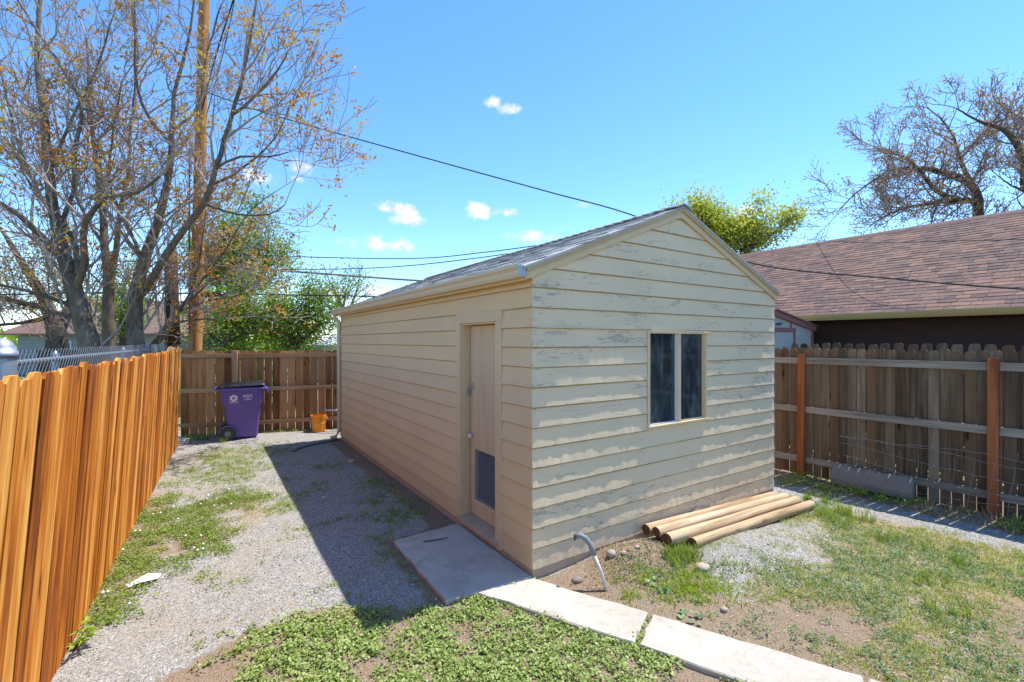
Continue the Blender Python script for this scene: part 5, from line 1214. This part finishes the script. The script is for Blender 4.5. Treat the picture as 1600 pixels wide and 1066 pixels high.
def mallow():
    rg = np.random.default_rng(101); x, y = scatter(rg, 7600, -.9, 2.9, .3, 3.6, dens_front, 19, 3.6, (.47, .62), -.01)
    P, c, h = clumps(rg, x, y, 17, .060, .040)
    L = rg.uniform(.007, .022, len(P)); leaf_obj('ground_weeds', P, L, L * rg.uniform(.85, 1.1, len(P)), 'mallow', rg, None, .45 * c + .2 * h + .35 * rg.random(len(P)), up=.15, shape='round', flat=.42, label='low round-leaved green weeds carpeting the soil before the stoop', kind='stuff')
    rg = np.random.default_rng(108)
    def halo(x, y): return np.clip(.5 * sstep(.55, .1, y - 3.35 - .1 * np.sin(x * 4)) * sstep(2.6, 2.3, x + (y - 2.0) * .42) * sstep(-.6, 0, x), 0, 1)
    x, y = scatter(rg, 2600, -.7, 2.9, .3, 4.1, halo, 71, 5.0, (.42, .62), -.01); P, c, h = clumps(rg, x, y, 10, .05, .028)
    L = rg.uniform(.008, .02, len(P)); leaf_obj('ground_weeds', P, L, L * rg.uniform(.6, 1.0, len(P)), 'clover', rg, None, .6 * c + .4 * rg.random(len(P)), up=.2, shape='round', flat=.45, label='sparse small weeds thinning out from the front carpet into gravel', kind='stuff')
    x, y = scatter(rg, 1500, -.7, 2.9, .3, 3.9, halo, 73, 4.0, (.40, .6), -.01); blades('ground_grass', x, y, 6, .02, (.03, .075), .0045, 'grass', rg, 'grass blades mixed into the front weed carpet', .25, up=.85, flat=.5)
    rg = np.random.default_rng(102)
    def d2(x, y): return .9 * blob(x, y, 2.78, 2.38, .20, .16) + .8 * blob(x, y, 2.95, 1.95, .16, .14) + .7 * blob(x, y, 2.45, 2.72, .10, .08) + .5 * blob(x, y, 1.42, 3.55, .06, .4)
    x, y = scatter(rg, 700, 1.2, 3.4, 1.5, 4.2, d2, 6, 5, (.3, .45), .0); P, c, h = clumps(rg, x, y, 9, .07, .05)
    L = rg.uniform(.022, .045, len(P)); leaf_obj('ground_weeds', P, L, L, 'sage', rg, None, .4 * c + .6 * rg.random(len(P)), up=.15, shape='round', flat=.35, label='broader blue-green leaves at the soil edge right of the path', kind='stuff')
def clover():
    rg = np.random.default_rng(103); x, y = scatter(rg, 8500, -.85, 1.3, 3.8, 8.4, dens_left, 13, 4.0, (.43, .58)); P, c, h = clumps(rg, x, y, 13, .07, .055)
    L = rg.uniform(.009, .024, len(P)); leaf_obj('clover', P, L, L * .7, 'clover', rg, None, .5 * c + .15 * h + .35 * rg.random(len(P)), up=.25, flat=.45, label='clover and weeds along the foot of the stained fence', kind='stuff')
    k = rg.choice(len(x), 34); V = []; mb = MB()
    for i in k:
        z = float(hgt(x[i], y[i])) + .05; mb.tube([(x[i], y[i], z - .01), (x[i], y[i], z + .004), (x[i], y[i], z + .012)], [.006, .011, .004], 6)
    mb.build('clover_flowers', 'flower', label='white clover heads dotted over the green strip', kind='stuff')
clover()
def blades(name, x, y, per, rad, hr, w, mat, rg, label, dry=0.0, up=1.15, flat=.35):
    k = rg.poisson(per, len(x)) + 2; X = np.repeat(x, k) + rg.normal(0, rad, k.sum()); Y = np.repeat(y, k) + rg.normal(0, rad, k.sum()); sz = np.repeat(rg.uniform(.5, 1.2, len(x)), k)
    keep = (path_dist(X, Y) > -.01) & (X > fence_x(Y) + .01); X, Y, sz = X[keep], Y[keep], sz[keep]
    P = np.stack([X, Y, hgt(X, Y) - .003], 1); L = rg.uniform(*hr, len(X)) * sz; ci = np.repeat(rg.random(len(x)), k)[keep]
    leaf_obj(name, P, L, np.full(len(P), w) * rg.uniform(.7, 1.3, len(P)), mat, rg, None, np.clip(.35 * ci + .5 * rg.random(len(P)) + dry, 0, 1), up=up, flat=flat, shape='blade', label=label, kind='stuff')
def grasses():
    rg = np.random.default_rng(104); x, y = scatter(rg, 21000, 2.6, 7.4, -.9, 3.1, dens_right, 17, 2.2, (.34, .54))
    blades('grass', x, y, 9, .022, (.02, .055), .0042, 'grass', rg, 'thin patchy grass right of the concrete path', .20, up=.75, flat=.5)
    x, y = scatter(rg, 8000, 2.6, 7.4, -.9, 3.1, dens_right, 23, 2.0, (.42, .57)); P, c, h = clumps(rg, x, y, 9, .05, .035)
    L = rg.uniform(.012, .028, len(P)); leaf_obj('sage_weeds', P, L, L * .5, 'sage', rg, None, .4 * c + .6 * rg.random(len(P)), up=.4, flat=.6, label='feathery blue-green weeds in the right-hand yard', kind='stuff')
    # bright tufts
    T = [(3.48, 2.62, .11, 26, .16), (3.62, 2.58, .09, 18, .14), (3.38, 2.55, .08, 12, .12), (5.85, 2.42, .10, 14, .13), (6.15, 2.30, .12, 18, .13), (6.0, 2.1, .14, 20, .11), (5.7, 2.2, .12, 16, .10), (6.35, 2.55, .09, 10, .10), (5.55, 1.75, .07, 9, .13), (5.6, 1.45, .09, 9, .09), (5.45, 1.2, .09, 9, .09), (4.9, 1.2, .10, 10, .09), (4.4, 1.05, .10, 10, .08), (.02, 10.95, .10, 14, .20), (.25, 10.5, .07, 10, .18), (-.2, 11.0, .14, 14, .18), (.4, 11.05, .1, 8, .2), (6.6, 2.75, .15, 16, .16), (6.7, 3.2, .15, 14, .16), (6.25, 2.78, .06, 9, .13)]
    xs, ys, hs = [], [], []
    for cx, cy, s, n, h in T:
        for _ in range(n): xs.append(cx + rg.normal(0, s * .55)); ys.append(cy + rg.normal(0, s * .55))
    blades('grass_tufts', np.array(xs), np.array(ys), 9, .018, (.06, .16), .0055, 'grass', rg, 'taller bright grass tufts beside logs, bin and grey fence', -.08, up=1.2, flat=.28)
    def dl(x, y): return .9 * blob(x, y, 3.06, 2.42, .28, .14) + 1.0 * blob(x, y, 3.32, 2.22, .2, .2) + .8 * blob(x, y, 3.08, 2.2, .1, .15) + .6 * blob(x, y, 2.66, 2.44, .07, .05) + .5 * blob(x, y, 3.65, 2.28, .12, .12)
    x, y = scatter(rg, 1800, 2.3, 4.0, 1.7, 3.0, dl, 29, 5, (.36, .5)); blades('lime_weeds', x, y, 9, .02, (.03, .085), .0065, 'lime', rg, 'yellow-green weeds growing round the dirt mound', 0, up=.95, flat=.45)
    # sparse sprigs on the gravel and in the shed's shade
    def dg(x, y):
        S = [(1.75, 5.6, .22, .25), (1.85, 6.3, .2, .4), (1.6, 5.05, .2, .2), (1.45, 4.5, .12, .15), (1.3, 6.7, .2, .15), (1.5, 7.6, .25, .3), (1.35, 4.1, .12, .12), (1.75, 4.9, .15, .25), (.95, 5.2, .28, .06), (.72, 5.0, .12, .05), (.15, 8.6, .6, .6), (.6, 9.4, .7, .5), (.3, 7.6, .5, .35), (.2, 8.2, .4, .5), (.75, 6.0, .25, .3), (.9, 8.0, .25, .2), (.95, 6.35, .3, .12), (.55, 5.0, .1, .06), (.15, 4.35, .14, .07), (.75, 3.85, .28, .05), (.95, 7.1, .2, .12), (1.42, 3.45, .05, .3), (2.0, 5.2, .12, .5), (1.1, 9.0, .3, .3)]
        return np.clip(sum(1.0 * blob(x, y, *s) for s in S), 0, 1)
    x, y = scatter(rg, 11000, -.6, 2.2, 3.4, 10.4, dg, 33, 4, (.36, .55)); blades('gravel_grass', x, y, 6, .02, (.02, .055), .0045, 'grass', rg, 'sparse grass sprigs on the gravel strip beside the shed', .0, up=.7, flat=.5)
    x, y = scatter(rg, 4200, -.6, 2.2, 3.4, 10.4, dg, 37, 4, (.40, .58)); P, c, h = clumps(rg, x, y, 8, .045, .03); L = rg.uniform(.010, .024, len(P)); leaf_obj('gravel_weeds', P, L, L * .7, 'clover', rg, None, .5 * c + .5 * rg.random(len(P)), up=.3, flat=.5, label='small leafy weeds scattered over the gravel strip', kind='stuff')
    # weeds at the foot of the grey fence
    def df(x, y): return sstep(.75, .25, rfence_x(y) - x) * sstep(3.9, 3.0, y) * .8
    x, y = scatter(rg, 2200, 6.0, 7.4, -.6, 4.0, df, 41, 3, (.38, .55)); blades('fence_weeds', x, y, 8, .03, (.05, .16), .005, 'straw', rg, 'dry brown stalks tangled along the grey fence foot', 0, up=.6, flat=.7)
    x, y = scatter(rg, 1500, 6.0, 7.4, -.6, 4.2, df, 43, 3, (.45, .6)); P, c, h = clumps(rg, x, y, 9, .08, .10); L = rg.uniform(.02, .045, len(P)); leaf_obj('fence_leaves', P, L, L * .6, 'greenleaf', rg, None, None, up=.3, flat=.6, label='dark leafy weeds along the grey fence foot', kind='stuff')
    def db(x, y): return sstep(.32, .08, (11.55 - .25 * (x + .44)) - y) * sstep(-.05, .1, (11.55 - .25 * (x + .44)) - y) * .8
    x, y = scatter(rg, 2500, -.4, 2.4, 10.4, 11.6, db, 47, 3, (.38, .5)); blades('back_fence_grass', x, y, 7, .02, (.03, .11), .006, 'grass', rg, 'ragged grass along the foot of the brown back fence', .15, up=.95, flat=.4)
mallow()
grasses()
def litter():
    rg = np.random.default_rng(120)
    def ds(x, y): return np.clip(strawmask(x, y) * .9 + .8 * blob(x, y, 3.1, 2.75, .5, .3) + (.25 + .4 * (np.abs(x - 2.0) < .25)) * dirtmask(x, y) + .45 * dens_right(x, y) + .9 * blob(x, y, -.35, 5.05, .12, .12), 0, 1)
    x, y = scatter(rg, 42000, -.8, 7.2, .2, 10.8, ds, 51, 3.5, (.34, .58)); P = np.stack([x, y, hgt(x, y) + rg.uniform(.003, .012, len(x))], 1)
    leaf_obj('dry_straw', P, rg.uniform(.02, .075, len(P)), np.full(len(P), .0035) * rg.uniform(.7, 1.8, len(P)), 'straw', rg, None, None, up=.02, flat=.12, shape='blade', label='dry straw and dead stems lying on the soil', kind='stuff')
    k = 900; x = np.concatenate([rg.normal(3.15, .33, k), rg.normal(2.85, .25, 350), rg.normal(-.36, .07, 60)]); y = np.concatenate([rg.normal(2.78, .13, k), rg.normal(2.62, .12, 350), rg.normal(5.05, .08, 60)]); q = (y < 3.03) & (path_dist(x, y) > .02); x, y = x[q], y[q]
    P = np.stack([x, y, hgt(x, y) + rg.uniform(.004, .02, len(x))], 1); L = rg.uniform(.010, .034, len(P)); leaf_obj('dead_leaves', P, L, L * .32, 'straw', rg, None, rg.random(len(P)) * .55, up=.1, flat=.4, label='dead brown leaf litter on the dirt mound by the shed', kind='stuff')
    # pebbles
    n = 42000; x = rg.uniform(-.8, 7.2, n); y = rg.uniform(.2, 10.8, n) ; y = .3 + (y - .2) * rg.uniform(.3, 1, n)
    q = (rg.random(n) < 1.0 - .72 * dirtmask(x, y)) & (path_dist(x, y) > .01) & (x > fence_x(y) + .02) & ~((x > SX0 - .01) & (x < SX1 + .01) & (y > SY0 - .01)); x, y = x[q], y[q]; n = len(x)
    r = rg.uniform(.003, .0085, n) * np.where(rg.random(n) < .04, 1.8, 1); yaw = rg.uniform(0, 6.28, n)
    O = np.array([(1, 0, 0), (.1, .85, 0), (-.95, .1, 0), (-.1, -.9, 0), (.1, .05, .75), (0, 0, -.5)]); Fo = np.array([(0, 1, 4), (1, 2, 4), (2, 3, 4), (3, 0, 4)])
    c, s = np.cos(yaw), np.sin(yaw); V = np.stack([np.stack([x + r * (o[0] * c - o[1] * s), y + r * (o[0] * s + o[1] * c), hgt(x, y) + r * (o[2] + .15)], 1) for o in O], 1)
    me = mesh_np('gravel', V.reshape(-1, 3), (Fo[None] + 6 * np.arange(n)[:, None, None]).reshape(-1, 3), 'pebble', np.repeat(rg.random(n), 6)); add('gravel', me, label='loose grey pebbles spread over the yard', kind='stuff')
litter()
# bright sapling at the foot of the stained fence
rg = np.random.default_rng(140); c = np.array([-.70, 3.93, 0.0]); e = empty('sapling', tuple(c), label='bright yellow-green sapling at the foot of the stained fence', cat='plant')
T = Tubes(); LP = []
for i in range(9):
    a = rg.uniform(0, 6.28); d = np.array([abs(math.cos(a)) * .10 + .01, math.sin(a) * .10, rg.uniform(.07, .17)]); P = [c, c + d * .5 + np.array([0, 0, .02]), c + d]; T.add(P, [.003, .0025, .0015], 4); LP += [P[1] + (P[2] - P[1]) * t for t in np.linspace(0, 1, 6)]
T.build('stem', 'barkdark', e); LP = np.array(LP); leaf_obj('leaves', LP, rg.uniform(.04, .075, len(LP)), rg.uniform(.013, .022, len(LP)), 'lime', rg, e, None, up=.25, flat=.4)
for o in COL.objects:
    if o.get('kind') == 'stuff' and o.parent is not None and 'label' in o.keys(): del o['label']
